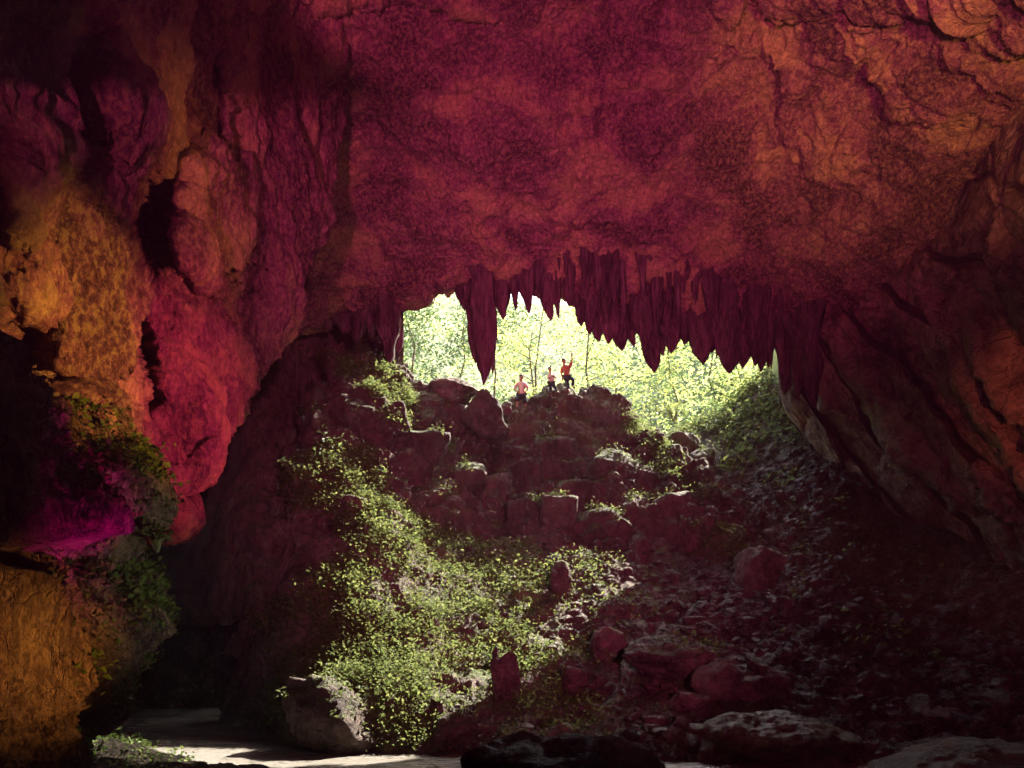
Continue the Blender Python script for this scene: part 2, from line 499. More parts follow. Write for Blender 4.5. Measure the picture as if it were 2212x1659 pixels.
STAL = [  # u_top, v_top, u_tip, v_tip, width, depth offset
 (668, 650, 672, 706, 26, 0), (703, 640, 706, 716, 30, 0), (738, 625, 745, 722, 44, 0), (772, 600, 778, 738, 52, 0), (800, 610, 803, 728, 34, .3),
 (822, 580, 844, 784, 60, -.3), (856, 620, 859, 762, 26, .2), (880, 600, 878, 650, 18, .2), (892, 590, 893, 634, 14, 0),
 (918, 575, 919, 624, 14, 0), (932, 575, 933, 612, 9, .1), (946, 570, 948, 632, 20, 0), (961, 575, 963, 620, 9, 0), (974, 575, 975, 606, 10, 0),
 (1002, 560, 1028, 784, 30, .3), (1042, 540, 1047, 830, 44, -.3), (1060, 600, 1064, 808, 15, .1), (1020, 540, 1024, 668, 56, .2), (986, 580, 1004, 672, 20, .4),
 (1078, 540, 1086, 690, 34, .2), (1094, 540, 1096, 664, 20, .6), (1112, 520, 1113, 672, 24, 0), (1136, 520, 1141, 676, 34, -.2), (1156, 520, 1158, 640, 24, .4),
 (1180, 530, 1187, 692, 36, 0), (1203, 540, 1206, 686, 28, .2), (1228, 560, 1231, 662, 30, 0), (1248, 570, 1258, 704, 40, .3),
 (1270, 570, 1276, 722, 42, 0), (1292, 590, 1296, 738, 40, .4), (1312, 580, 1316, 742, 36, 0), (1334, 600, 1341, 757, 46, .1), (1360, 600, 1366, 748, 46, .4),
 (1392, 560, 1410, 804, 68, -.3), (1425, 600, 1432, 768, 34, .4), (1448, 600, 1452, 762, 44, 0), (1476, 610, 1479, 745, 46, .5), (1498, 600, 1518, 786, 58, 0),
 (1532, 620, 1536, 762, 44, .4), (1562, 600, 1576, 804, 74, -.2), (1602, 640, 1606, 794, 48, .2), (1640, 660, 1641, 782, 38, 0), (1662, 680, 1663, 778, 22, 0),
 (1694, 680, 1697, 852, 34, -.6), (1722, 680, 1724, 868, 34, -1.0), (1752, 660, 1756, 880, 46, -1.6),
]
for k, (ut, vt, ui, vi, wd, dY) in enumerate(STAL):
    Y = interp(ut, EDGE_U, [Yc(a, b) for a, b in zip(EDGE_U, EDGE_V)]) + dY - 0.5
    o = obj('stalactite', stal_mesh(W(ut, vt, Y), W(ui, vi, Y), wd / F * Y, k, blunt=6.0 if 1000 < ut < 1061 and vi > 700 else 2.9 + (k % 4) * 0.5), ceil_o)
rs = random.Random(5)
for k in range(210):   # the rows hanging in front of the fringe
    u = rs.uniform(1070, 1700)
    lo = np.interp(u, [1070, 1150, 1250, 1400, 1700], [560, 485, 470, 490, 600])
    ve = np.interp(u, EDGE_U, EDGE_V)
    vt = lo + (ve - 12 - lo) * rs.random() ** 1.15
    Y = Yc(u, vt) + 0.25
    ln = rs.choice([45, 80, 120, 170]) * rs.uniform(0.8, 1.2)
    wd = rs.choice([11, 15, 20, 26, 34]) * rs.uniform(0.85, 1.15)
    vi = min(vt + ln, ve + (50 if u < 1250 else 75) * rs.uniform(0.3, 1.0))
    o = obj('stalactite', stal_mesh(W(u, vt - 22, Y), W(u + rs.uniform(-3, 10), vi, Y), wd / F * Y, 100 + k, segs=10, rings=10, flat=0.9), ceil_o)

# ------------------------------------------------------------------ left wall
LU = [-420, -150, 30, 110, 200, 300, 400, 500, 600, 690]
LV = [-420, -180, 40, 230, 420, 600, 760, 890, 1000, 1060]
def left_depth(u, v):
    base = np.interp(u, [-420, -150, 30, 110, 200, 300, 400, 500, 600, 720], [5.5, 7.5, 9.0, 10.0, 11.0, 12.4, 14.0, 15.8, 17.6, 20.0])
    base += np.interp(v, [-420, 0, 400, 800, 1060], [-3.0, 0, 0.4, 0.0, -0.6])
    return base
crease = lambda v: np.interp(v, [-420, 60, 250, 420, 520, 640, 760, 900, 1000, 1060], [724, 724, 706, 680, 652, 600, 556, 492, 420, 345])
C = []
for v in LV:
    row = []
    cr = crease(v)
    for k, u in enumerate(LU):
        # squeeze columns so the last lands on the silhouette
        uu = u if u < 200 else 200 + (u - 200) * (cr - 200) / (690 - 200)
        row.append(W(uu, v, left_depth(uu, v)))
    last = row[-1]
    row.append(W(cr + 4, v, left_depth(cr, v) + 1.6)); row.append(W(cr - 30, v, left_depth(cr, v) + 6))
    C.append(row)
bot = [ (p[0] - 0.6, p[1] + 1.8, p[2] - 0.1) for p in C[-1]]
C.append(bot); C.append([(p[0] - 2, p[1] + 5, p[2] + 1.5) for p in bot])
# bumps: (u, v, ru, rv, push towards the camera)
LB = [(135, 165, 95, 42, -3.2), (170, 325, 48, 78, -3.0), (325, 480, 62, 105, -4.5), (60, 420, 40, 120, 0.7), (170, 640, 130, 150, 0.4),
      (470, 480, 100, 150, 1.0), (250, 290, 60, 60, 0.8), (270, 170, 60, 80, 0.8), (520, 600, 60, 20, -0.5), (315, 800, 22, 110, -2.0), (440, 800, 110, 130, 0.3), (70, 850, 90, 190, -2.5), (490, 130, 14, 200, 0.5)]
def left_disp(P, N):
    u = U0 + P[..., 0] / P[..., 1] * F; v = VH - P[..., 2] / P[..., 1] * F
    wu = fbm(P, 0.9, 4) * 38; wv_ = fbm(P + 50, 0.9, 4) * 38
    d = np.zeros(u.shape)
    for (bu, bv, ru, rv, a) in LB:
        q = ((u + wu - bu) / ru) ** 2 + ((v + wv_ - bv) / rv) ** 2
        d += a * 1 / (1 + np.exp(np.clip((q - 1) * 9, -50, 50)))
    ray = P / np.linalg.norm(P, axis=-1, keepdims=True)
    return -ray * d[..., None]
def left_disp2(P, N):
    wq = P + 0.6 * np.stack([fbm(P + 3, 0.7, 4), fbm(P + 13, 0.7, 4), fbm(P + 23, 0.7, 4)], -1)
    a1, a2, ra = worley(wq * np.array([1, 1, 0.55]), 0.6, 3)
    b1, b2, rb = worley(wq * np.array([1, 1, 0.6]) + 5, 1.7, 5)
    d = 0.6 * (ra - 0.5) * np.clip((a2 - a1) * 4, 0, 1) + 0.2 * (rb - 0.5) * np.clip((b2 - b1) * 4, 0, 1)
    d += 0.25 * fbm(P * np.array([1, 1, 0.35]), 0.5, 4) + 0.32 * fbm(P * np.array([1.6, 1.6, 0.4]) + 5, 0.9, 5, 0.55, True)
    d += 0.09 * fbm(P * np.array([1.3, 1.3, 0.6]) + 3, 4.0, 4, 0.6, True)
    return d
left_o, LP = sheet('cave_wall', C, 400, 420, [left_disp, left_disp2], M_LEFT, toward=(0, 5, 0), kind='structure',
                   label='overhanging flowstone wall of the cave, streaked, lit orange and magenta')

# near column on the left with creepers
NV = [800, 880, 960, 1060, 1160, 1260, 1360, 1460, 1560, 1660, 1760]
edge_n = lambda v: np.interp(v, [800, 880, 960, 1010, 1080, 1180, 1240, 1300, 1400, 1500, 1560, 1660, 1760], [0, 100, 200, 295, 300, 280, 300, 292, 262, 240, 228, 190, 180])
C = []
for v in NV:
    e = edge_n(v)
    row = [W(-320, v, 6.0), W(-120, v, 7.0)]
    for t, dY in ((0.0, 0), (0.3, 0.4), (0.6, 0.8), (0.85, 1.3), (1.0, 2.0)):
        u = 10 + (e - 10) * t
        row.append(W(u, v, 7.6 + dY))
    row.append(W(e - 2, v, 11.0)); row.append(W(e - 60, v, 14.0))
    C.append(row)
top = [(p[0] - 0.3, p[1] + 1.5, p[2] + 0.15) for p in C[0]]
C.insert(0, top)
C.insert(0, [(p[0] - 0.6, p[1] + 4, p[2] - 0.3) for p in top])
NB = [(110, 1210, 70, 30, -0.9), (240, 1250, 50, 60, -0.7), (150, 1130, 70, 60, 0.5), (290, 1300, 60, 90, 0.2), (90, 1400, 70, 150, 0.35), (190, 1500, 25, 160, -0.6), (280, 1180, 40, 60, -0.4), (200, 960, 70, 40, -0.5)]
def near_disp(P, N):
    u = U0 + P[..., 0] / P[..., 1] * F; v = VH - P[..., 2] / P[..., 1] * F
    wu = fbm(P, 1.4, 4) * 34
    d = np.zeros(u.shape)
    for (bu, bv, ru, rv, a) in NB:
        q = ((u + wu - bu) / ru) ** 2 + ((v + wu - bv) / rv) ** 2
        d += a * 1 / (1 + np.exp(np.clip((q - 1) * 3, -50, 50)))
    d += 0.45 * fbm(P, 0.8, 4) + 0.36 * fbm(P * np.array([1.3, 1.3, 0.6]) + 5, 1.5, 6, 0.6, True) + 0.08 * fbm(P + 3, 7.0, 4, 0.6, True)
    return d
near_o, NP = sheet('cave_wall', C, 360, 240, [near_disp], M_NEAR, toward=(3, 4, 0), kind='structure',
                   label='craggy near wall of the cave overgrown with creepers')

# ------------------------------------------------------------------ back wall on the left over the passage
BU = [200, 320, 420, 500, 580, 660, 740, 820, 872]
BV = [520, 620, 720, 840, 960, 1080, 1200, 1308]
C = []
for v in BV:
    row = []
    for u in BU:
        Y = np.interp(u, [200, 420, 500, 660, 872], [34, 32.5, 30.0, 28.8, 28.5]) - np.interp(v, [520, 700, 1000, 1308], [-1.5, 0.0, 1.8, 4.5]) + np.interp(u, [600, 700, 872], [0, 3.5, 5.0]) * np.interp(v, [600, 720, 820, 1308], [0, 0.5, 1.0, 1.6])
        row.append(W(u, v, Y))
    C.append(row)
C.append([(p[0], p[1] + 2.0, p[2] + 0.05) for p in C[-1]])
C.append([(p[0], p[1] + 14.0, p[2] + 0.8) for p in C[-1]])
back_o, BP = sheet('cave_wall', C, 260, 260, [rdisp(0.7, 0.25, 0.35, 0.6, 0.08, 2.5, st=(1, 1, 0.6))], M_MOUND, toward=(0, 5, 0), kind='structure',
                   label='dim smooth rock wall above the dark passage')
# end of the passage, far inside
C = [[(-45, 60, -5), (-10, 60, -5)], [(-45, 60, 8), (-10, 60, 8)]]
# ------------------------------------------------------------------ right wall
RU = [1682, 1715, 1760, 1850, 1950, 2060, 2150, 2260, 2420, 2700]
top_v = lambda u: np.interp(u, EDGE_U, EDGE_V) - 30
bot_v = lambda u: np.interp(u, [1682, 1715, 1760, 1850, 1950, 2060, 2212, 2420, 2700], [860, 920, 970, 1050, 1120, 1150, 1260, 1330, 1400])
C = []
for t in np.linspace(0, 1, 8):
    row = []
    for u in RU:
        tv, bv = top_v(min(u, 2420)), bot_v(u)
        v = tv + (bv - tv) * t
        Yt = Yc(min(u, 2420), tv); Yb = np.interp(u, [1640, 1760, 1950, 2212, 2420, 2700], [33, 31.5, 28, 24, 20, 13])
        if u > 2420: Yt = 15
        Y = Yt + (Yb - Yt) * t - 0.8 * math.sin(math.pi * t) 
        Y = Y + (1.2 if t == 0 else 0)
        row.append(W(u, v, Y))
    C.append(row)
def right_disp(P, N):
    # beds that dip down to the right, split by deep joints
    ray = P / np.linalg.norm(P, axis=-1, keepdims=True)
    s = P[..., 0] * 0.666 - P[..., 1] * 0.457 + P[..., 2] * 0.59
    st = s + fbm(P * np.array([0.6, 0.6, 0.6]), 0.35, 4) * 0.9
    cell = np.floor(st / 1.25); fr = st / 1.25 - cell
    d = 0.8 * (_PERM[cell.astype(int) & 63, 3, 5] - 0.5) + 0.55 * fr
    d -= 1.6 * np.clip(1 - np.minimum(fr, 1 - fr) / 0.085, 0, 1) * np.clip(0.6 + 1.6 * fbm(P + 70, 0.4, 3), 0, 1)
    for (pr, am, off) in ((0.43, 0.26, 0.3), (0.19, 0.12, 0.7)):
        q = ((st + 0.2 * fbm(P + off * 50, 0.8, 3)) / pr + off) % 1.0
        d += am * (np.clip(q * 5, 0, 1) * (1 - 0.8 * q))
    # cross joints
    a1, a2, ra = worley(P + 0.4 * fbm(P, 0.8, 3)[..., None], 0.5, 7)
    d += 0.5 * (ra - 0.5) + 0.25 * np.clip((a2 - a1) * 4, 0, 1)
    return -ray * (d + 0.4 * fbm(P, 0.3, 3) + 0.12 * fbm(P + 7, 1.4, 5, 0.6, True))[..., None]
right_o, RP = sheet('cave_wall', C, 460, 520, [right_disp], M_SLAB, toward=(0, 8, 0), kind='structure',
                    label='slanting bedded rock wall lit dark red and orange')

# slanted slabs standing proud of the right wall: (u0, v0) top end, (u1, v1) bottom end, width, thickness m, depth
from mathutils import noise as mnoise
def slab_mesh(p0, p1, wid, thick, seed, mat):
    p0 = np.array(p0); p1 = np.array(p1)
    ax = p1 - p0; L = np.linalg.norm(ax); ax = ax / L
    view = (p0 + p1) / 2; view = view / np.linalg.norm(view)
    side = np.cross(ax, view); side /= np.linalg.norm(side)
    dep = np.cross(side, ax)
    if dep @ view < 0: dep = -dep
    na, ns, nd = 26, 10, 5
    V = []; rg = np.random.default_rng(seed)
    sk = rg.uniform(-0.5, 0.5, 4)
    pts = []
    for i in range(na):
        t = i / (na - 1)
        wsc = (0.35 + 0.65 * min(1, t * 4, (1 - t) * 3)) * (1 + 0.12 * math.sin(t * 9 + seed))
        ring = []
        per = []
        for j in range(ns): per.append((-1 + 2 * j / ns, -1))
        for j in range(nd): per.append((1, -1 + 2 * j / nd))
        for j in range(ns): per.append((1 - 2 * j / ns, 1))
        for j in range(nd): per.append((-1, 1 - 2 * j / nd))
        for a, b in per:
            rr = (abs(a) ** 5 + abs(b) ** 5) ** -0.2
            pts.append(p0 + ax * L * t + side * (a * rr * wid / 2 * wsc * (1 + sk[0] * 0.3 * (t - .5))) + dep * (b * rr * thick / 2 + sk[1] * a * thick * 0.25))
    V = np.array(pts)
    n = len(per)
    V = V + dep * (0.35 * fbm(V, 0.9, 4, .5, True)[:, None]) + side * (0.45 * fbm(V + 20, 0.9, 5, .6, True)[:, None]) + dep * 0.06 * fbm(V, 3, 3, .6, True)[:, None]
    F_ = []
    for i in range(na - 1):
        for j in range(n):
            a = i * n + j; b = i * n + (j + 1) % n
            F_.append((a, b, b + n, a + n))
    F_.append(tuple(range(n))); F_.append(tuple(range((na - 1) * n, na * n)))
    me = bpy.data.meshes.new('rock_slab')
    me.from_pydata([tuple(x) for x in V], [], F_)
    me.polygons.foreach_set('use_smooth', [True] * len(me.polygons))
    me.materials.append(mat)
    return me


def depth_of(P, u, v, kind='near'):
    """depth of a built sheet seen at photo position (u, v)"""
    Q = P.reshape(-1, 3)
    uu = U0 + Q[:, 0] / Q[:, 1] * F; vv = VH - Q[:, 2] / Q[:, 1] * F
    ok = Q[:, 1] > 3
    d = (uu - u) ** 2 + (vv - v) ** 2 + np.where(ok, 0, 1e9)
    k = np.argsort(d)[:6]
    return float(Q[k, 1].min())

SLABS = [(1715, 720, 1830, 930, 52), (1775, 690, 1965, 1030, 66), (1850, 760, 2060, 1100, 84), (1990, 640, 2200, 1010, 88), (1955, 500, 2130, 760, 74),
         (2075, 640, 2300, 1010, 120), (2130, 460, 2215, 700, 90), (2190, 560, 2330, 860, 110), (2190, 1000, 2330, 1200, 90), (1945, 900, 2060, 1110, 50), (2090, 1010, 2180, 1140, 60), (1865, 640, 1900, 730, 36)]
for k, (a, b, c, d, wd) in enumerate(SLABS):
    Y0 = depth_of(RP, a, b); Y1 = depth_of(RP, min(c, 2400), d)
    Ym = (Y0 + Y1) / 2
    obj('rock_slab', slab_mesh(W(a, b, Y0 - 0.2), W(c, d, Y1 - 0.2), wd * 0.8 / F * Ym, 1.1, 30 + k, M_SLAB), right_o)

# ------------------------------------------------------------------ mound
MU = [500, 560, 610, 660, 760, 860, 960, 1060, 1180, 1300, 1400, 1500, 1600, 1700, 1800]
crest_v = [1420, 1290, 1130, 880, 775, 800, 905, 900, 872, 856, 930, 1012, 1085, 1150, 1200]
crest_Y = [25, 26.0, 26.5, 28.0, 29.8, 31.5, 33, 34.2, 35, 35, 34.0, 32.5, 30.5, 28.5, 27]
foot_v = [1462, 1462, 1480, 1500, 1520, 1530, 1540, 1545, 1550, 1550, 1550, 1550, 1550, 1550, 1550]
base_v = [1552, 1570, 1588, 1604, 1618, 1625, 1631, 1633, 1634, 1634, 1634, 1636, 1638, 1640, 1642]
C = []
FR = [0.0, 0.10, 0.22, 0.36, 0.50, 0.64, 0.80, 1.0]
DP = [0.0, 0.08, 0.18, 0.30, 0.46, 0.62, 0.80, 1.0]   # how far the slope has come forward
cb = [[], []]
for u, cv, cY in zip(MU, crest_v, crest_Y):
    p = W(u, cv, cY)
    cb[0].append((p[0] * 1.03, cY + 4, p[2] - 1.6)); cb[1].append((p[0], cY + 1.2, p[2] - 0.1))
C += cb
for fr, dp in zip(FR, DP):
    row = []
    for u, cv, cY, bv in zip(MU, crest_v, crest_Y, base_v):
        bY = 5160.0 / (bv - 1350)
        v = cv + (bv - cv) * fr; Y = cY + (bY - cY) * dp
        row.append(W(u, v, Y))
    C.append(row)
C.append([(p[0], p[1] - 0.7, p[2] - 1.2) for p in C[-1]])
def mound_disp(P, N):
    n = fbm(P * np.array([1, 1, 0.4]), 0.35, 4)
    z = P[..., 2] + n * 2.2
    st = (z / 1.35) % 1.0
    ter = np.where(st < 0.22, st / 0.22, 1 - (st - 0.22) / 0.78 * 0.6) 
    z2 = P[..., 2] + fbm(P + 14, 0.9, 3) * 0.8
    st2 = (z2 / 0.5) % 1.0
    cliff = np.clip((P[..., 2] - 1.5) / 2.0, 0.1, 1)
    wp = P + 0.5 * np.stack([fbm(P + 3, 0.6, 3), fbm(P + 13, 0.6, 3), fbm(P + 23, 0.6, 3)], -1)
    f1, f2, rid = worley(wp * np.array([1, 0.4, 1.2]), 0.42)
    g1, g2, rid2 = worley(wp * np.array([1.2, 0.6, 1.0]), 1.25, 9)
    e = np.clip((f2 - f1) / 0.30, 0, 1); e2 = np.clip((g2 - g1) / 0.30, 0, 1)
    d = (0.35 * ter - 0.2) * cliff + 0.08 * (1 - st2) * cliff
    d = d + cliff * (0.75 * np.sqrt(e) + 0.5 * (rid - 0.5) + 0.22 * np.sqrt(e2) + 0.2 * (rid2 - 0.5) - 0.6)
    return d + 0.5 * fbm(P + 3, 0.25, 3) + 0.28 * fbm(P + 8, 0.8, 5, 0.55, True) + 0.07 * fbm(P + 2, 3.0, 4, 0.6, True)
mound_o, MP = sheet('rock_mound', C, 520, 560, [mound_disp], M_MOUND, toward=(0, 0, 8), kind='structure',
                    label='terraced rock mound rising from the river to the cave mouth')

# ------------------------------------------------------------------ scree slope on the right
SU = [1340, 1460, 1560, 1640, 1720, 1800, 1900, 2000, 2100, 2212, 2350, 2600]
s_top_v = [960, 950, 915, 850, 785, 800, 940, 1060, 1080, 1130, 1180, 1200]
s_top_Y = [39, 39, 39.5, 39.5, 38, 35.5, 33, 31, 29, 26.5, 23, 17]
s_base_v = [1634, 1634, 1636, 1640, 1643, 1647, 1652, 1657, 1660, 1662, 1665, 1670]
C = []
p_ = [W(u, v, Y) for u, v, Y in zip(SU, s_top_v, s_top_Y)]
C.append([(p[0] * 1.02, p[1] + 4, p[2] + 0.3) for p in p_])
for fr, dp in zip([0, 0.14, 0.3, 0.46, 0.62, 0.8, 0.92, 1.0], [0, 0.18, 0.38, 0.56, 0.72, 0.86, 0.94, 1.0]):
    row = []
    for u, cv, cY, bv in zip(SU, s_top_v, s_top_Y, s_base_v):
        bY = 5160.0 / (bv - 1350)
        row.append(W(u, cv + (bv - cv) * fr, cY + (bY - cY) * dp))
    C.append(row)
C.append([(p[0], p[1] - 1.0, p[2] - 1.2) for p in C[-1]])
scree_o, SP = sheet('scree_slope', C, 300, 320, [rdisp(0.5, 0.3, 0.22, 1.2, 0.14, 2.6)], M_SCREE, toward=(0, 0, 8), kind='structure',
                    label='dark slope of wet loose stones under the right wall')

# ------------------------------------------------------------------ boulders

def ico(sub):
    import bmesh
    bm = bmesh.new(); bmesh.ops.create_icosphere(bm, subdivisions=sub, radius=1.0)
    V = np.array([v.co[:] for v in bm.verts]); Fc = np.array([[v.index for v in f.verts] for f in bm.faces])
    bm.free(); return V, Fc
ICO = {s: ico(s) for s in (1, 2, 3, 4, 5)}

def boulder_mesh(dims, seed, sub=4, planes=16, sharp=14.0, rough=0.11, mat=None, boxy=0.0, rot=0.0, tilt=0.0, name='boulder'):
    rg = np.random.default_rng(seed)
    D, Fc = ICO[sub]
    pn = rg.normal(size=(planes, 3)); pn /= np.linalg.norm(pn, axis=1, keepdims=True)
    pd = rg.uniform(0.72, 1.0, planes)
    if boxy > 0:
        bx = np.array([[1, 0, 0], [-1, 0, 0], [0, 1, 0], [0, -1, 0], [0, 0, 1], [0, 0, -1]], float) + rg.normal(size=(6, 3)) * 0.12
        bx /= np.linalg.norm(bx, axis=1, keepdims=True)
        pn = np.vstack([pn[:6], bx]); pd = np.concatenate([np.full(6, 1.0), rg.uniform(0.72, 0.85, 6)])
    dots = np.clip(D @ pn.T, 0, None) / pd[None, :]
    r = 1.0 / ((dots ** sharp).sum(1) ** (1 / sharp) + 1e-6)
    r = np.minimum(r, 1.6)
    V = D * r[:, None] * np.asarray(dims)[None, :] / 2 / 0.88
    V = (V - (V.max(0) + V.min(0)) / 2) / (V.max(0) - V.min(0)) * np.asarray(dims)[None, :]
    s = float(np.mean(dims))
    V = V + D * (rough * s * (fbm(V + seed * 3.1, 2.2 / s, 5, 0.55) + 0.5 * fbm(V + seed, 5 / s, 4, 0.6, True)))[:, None]
    c, s_ = math.cos(rot), math.sin(rot); ct, st = math.cos(tilt), math.sin(tilt)
    Rz = np.array([[c, -s_, 0], [s_, c, 0], [0, 0, 1]]); Ry = np.array([[ct, 0, st], [0, 1, 0], [-st, 0, ct]])
    V = V @ Rz.T @ Ry.T
    return mesh_arr(name, V, Fc, mat or M_BOULD)


def place_rock(name, u, v, wpx, hpx, P=None, Y=None, depth=None, parent=None, mat=None, seed=0, sink=0.15, boxy=0, sub=4, tilt=0.0, **kw):
    if Y is None: Y = depth_of(P, u, v + hpx * 0.2)
    s = Y / F
    dep = depth if depth else (wpx + hpx) / 2 * s
    me = boulder_mesh((wpx * s, dep, hpx * s), seed, sub=sub, mat=mat, boxy=boxy, rot=0.0, tilt=tilt, name=name)
    p = W(u, v, Y + dep * sink)
    o = obj(name, me, parent, **kw)
    o.location = p
    return o

BLOCKS = [(985, 897, 70, 48), (1222, 899, 150, 62), (1194, 976, 88, 60), (1276, 1004, 88, 80), (1202, 1024, 62, 54), (1338, 970, 64, 46), (1150, 1022, 52, 32),
 (1131, 1122, 70, 80), (1200, 1121, 72, 92), (1290, 1136, 108, 66), (1262, 1074, 138, 56), (912, 1032, 98, 72), (1000, 1033, 84, 74), (894, 980, 142, 82),
 (932, 936, 74, 32), (926, 1092, 144, 52), (1032, 1067, 54, 54), (1080, 1070, 52, 88), (1050, 1150, 74, 46), (805, 905, 50, 88), (852, 905, 54, 66),
 (1335, 1034, 142, 132), (1352, 966, 60, 40), (1434, 1056, 112, 36), (1381, 1106, 64, 74), (1449, 1107, 78, 76), (1500, 1097, 48, 56), (1537, 1107, 38, 50),
 (1565, 1117, 38, 64), (1534, 1070, 46, 32), (1316, 1136, 98, 72), (1140, 935, 90, 44), (1235, 935, 80, 44), (1318, 925, 64, 46), (1390, 990, 44, 60), (1100, 975, 60, 44),
 (860, 1150, 70, 40), (790, 1010, 60, 60), (760, 1100, 70, 50), (960, 1160, 80, 40), (830, 1080, 60, 44), (720, 960, 70, 60), (690, 1050, 80, 60), (640, 1160, 90, 70),
 (1060, 1020, 54, 46), (1130, 1065, 40, 50), (1390, 1050, 60, 60), (745, 880, 60, 54), (680, 920, 60, 70), (880, 890, 50, 40), (1000, 975, 70, 40), (1475, 1060, 50, 40), (1420, 1000, 50, 44)]
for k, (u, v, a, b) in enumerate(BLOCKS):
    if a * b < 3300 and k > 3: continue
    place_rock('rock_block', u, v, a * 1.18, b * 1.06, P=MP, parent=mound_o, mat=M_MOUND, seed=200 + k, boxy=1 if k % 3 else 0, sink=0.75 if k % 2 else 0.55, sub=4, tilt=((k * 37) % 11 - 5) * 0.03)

BOULD = [
 (980, 852, 104, 66, 32.6, M_BARE, 0.25, 'angular bare boulder perched on the ridge left of the person with hands on hips'),
 (1047, 900, 98, 96, 32.3, M_BOULD, 0.1, 'tall mossy boulder leaning against the bare angular boulder on the ridge'),
 (1093, 882, 24, 28, 33.0, M_BARE, 0.0, 'small round knob of rock beside the tall mossy boulder on the ridge'),
 (1312, 868, 46, 34, 35.0, M_BOULD, 0.0, 'rounded rock at the right end of the summit, past the person raising an arm'),
 (1476, 964, 68, 58, 36.5, M_BOULD, 0.2, 'pointed dark boulder right of the mound against the sunlit plants'),
 (1516, 1000, 54, 70, 35.5, M_BOULD, 0.0, 'narrow boulder wedged below the pointed dark boulder'),
 (1584, 968, 62, 60, 37.0, M_BOULD, -0.2, 'rounded dark boulder with sunlit leaves on its top'),
 (1612, 918, 40, 26, 38.5, M_BARE, 0.0, 'small pale boulder among sunlit plants under the stalactites'),
 (1690, 1036, 116, 74, 33.5, M_BOULD, 0.2, 'large sloping boulder with a mossy upper edge under the right wall'),
 (1801, 988, 50, 74, 33.5, M_BARE, 0.4, 'upright oval boulder at the foot of the slanting right wall'),
 (1750, 970, 66, 20, 34.5, M_BOULD, 0.0, 'flat mossy slab of rock lying beside the upright oval boulder'),
 (1640, 1268, 120, 160, 26.0, M_BARE, 0.3, 'broad smooth bluff of rock below the hanging leaf patch'),
 (1313, 1400, 80, 84, None, M_BARE, 0.5, 'wedge shaped red boulder above the big tilted slab'),
 (1452, 1426, 212, 118, None, M_BOULD, -0.35, 'big tilted slab boulder in the middle of the lower slope'),
 (1545, 1478, 108, 118, None, M_BARE, 0.3, 'boulder with a bright crimson lit face beside the big tilted slab'),
 (1636, 1492, 166, 66, None, M_BARE, -0.15, 'long low boulder right of the bright crimson boulder'),
 (1493, 1522, 94, 54, None, M_BARE, 0.1, 'flat boulder at the foot of the bright crimson boulder'),
 (1553, 1626, 94, 66, None, M_BOULD, 0.0, 'rounded boulder standing at the water edge on the right bank'),
 (1416, 1560, 58, 28, None, M_BARE, 0.0, 'small flat stone on the earth bank behind the black boulder'),
 (1476, 1567, 42, 36, None, M_BARE, 0.3, 'small blocky stone on the earth bank next to the flat stone'),
 (2044, 1549, 110, 52, None, M_BARE, 0.0, 'flat topped boulder lit crimson amid the dark scree'),
 (712, 1550, 236, 140, 19.2, M_BOULD, 0.5, 'huge moss capped boulder at the river bend below the leafy slope'),
 (986, 1574, 94, 66, None, M_BOULD, 0.0, 'blocky mossy boulder near the water in the middle'),
 (1240, 1476, 66, 72, None, M_BARE, 0.2, 'dark red boulder between the rock spires and the wedge boulder'),
 (1112, 1590, 80, 38, None, M_BOULD, 0.0, 'low mossy boulder just behind the left end of the black boulder'),
 (1207, 1578, 64, 36, None, M_BARE, 0.0, 'low grey red boulder just above the middle of the black boulder'),
 (1150, 1556, 60, 32, None, M_BOULD, 0.2, 'small mossy boulder under the rock spires'),
 (1211, 1252, 48, 84, None, M_BOULD, 0.0, 'upright stump of rock below the steep face of the mound'),
]
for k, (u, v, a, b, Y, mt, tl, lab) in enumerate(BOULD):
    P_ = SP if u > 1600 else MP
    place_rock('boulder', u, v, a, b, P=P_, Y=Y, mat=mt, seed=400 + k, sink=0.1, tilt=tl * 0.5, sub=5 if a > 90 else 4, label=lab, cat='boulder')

# striated earth banks at the water on the right
for (u, v, a, b, sd_, lab) in [(1640, 1586, 400, 84, 1, 'low striated earth bank along the water on the right'), (2060, 1640, 420, 90, 2, 'low rocky bank in the bottom right corner')]:
    place_rock('rock_bank', u, v, a, b, P=SP, mat=M_DIRT, seed=600 + sd_, sink=0.0, depth=3.2, sub=5, label=lab, cat='river bank')

# jagged spires in the middle
sp = empty('rock_spires', W(1085, 1530, depth_of(MP, 1085, 1510)), label='cluster of jagged upright rock spires in the middle of the green slope', cat='rock spires')
for k, (u, v0, v1, wd) in enumerate([(1075, 1400, 1530, 22), (1093, 1412, 1540, 40), (1112, 1450, 1535, 26), (1062, 1470, 1540, 26), (1134, 1382, 1432, 18)]):
    Y = depth_of(MP, 1085, 1510) if k < 4 else depth_of(MP, 1134, 1425)
    s = Y / F
    me = boulder_mesh((wd * s * 1.1, wd * s, (v1 - v0) * s * 1.05), 700 + k, sub=4, mat=M_BOULD, planes=22, tilt=(-0.06, 0.08, 0.15, -0.1, 0.1)[k], name='spire')
    o = obj('spire', me, sp)
    p = W(u, (v0 + v1) / 2, Y + 0.1 * k)
    o.location = Vector(p) - sp.location

# black boulder in front
fb = place_rock('boulder', 1205, 1690, 470, 205, Y=10.2, mat=M_BLACK, seed=815, sub=5, depth=2.0, label='large black boulder in the river at the bottom edge of the picture', cat='boulder')

place_rock('boulder', 1345, 1606, 76, 66, Y=10.9, mat=M_BLACK, seed=816, sub=4, label='dark knob of rock sitting on the right half of the large black river boulder', cat='boulder')
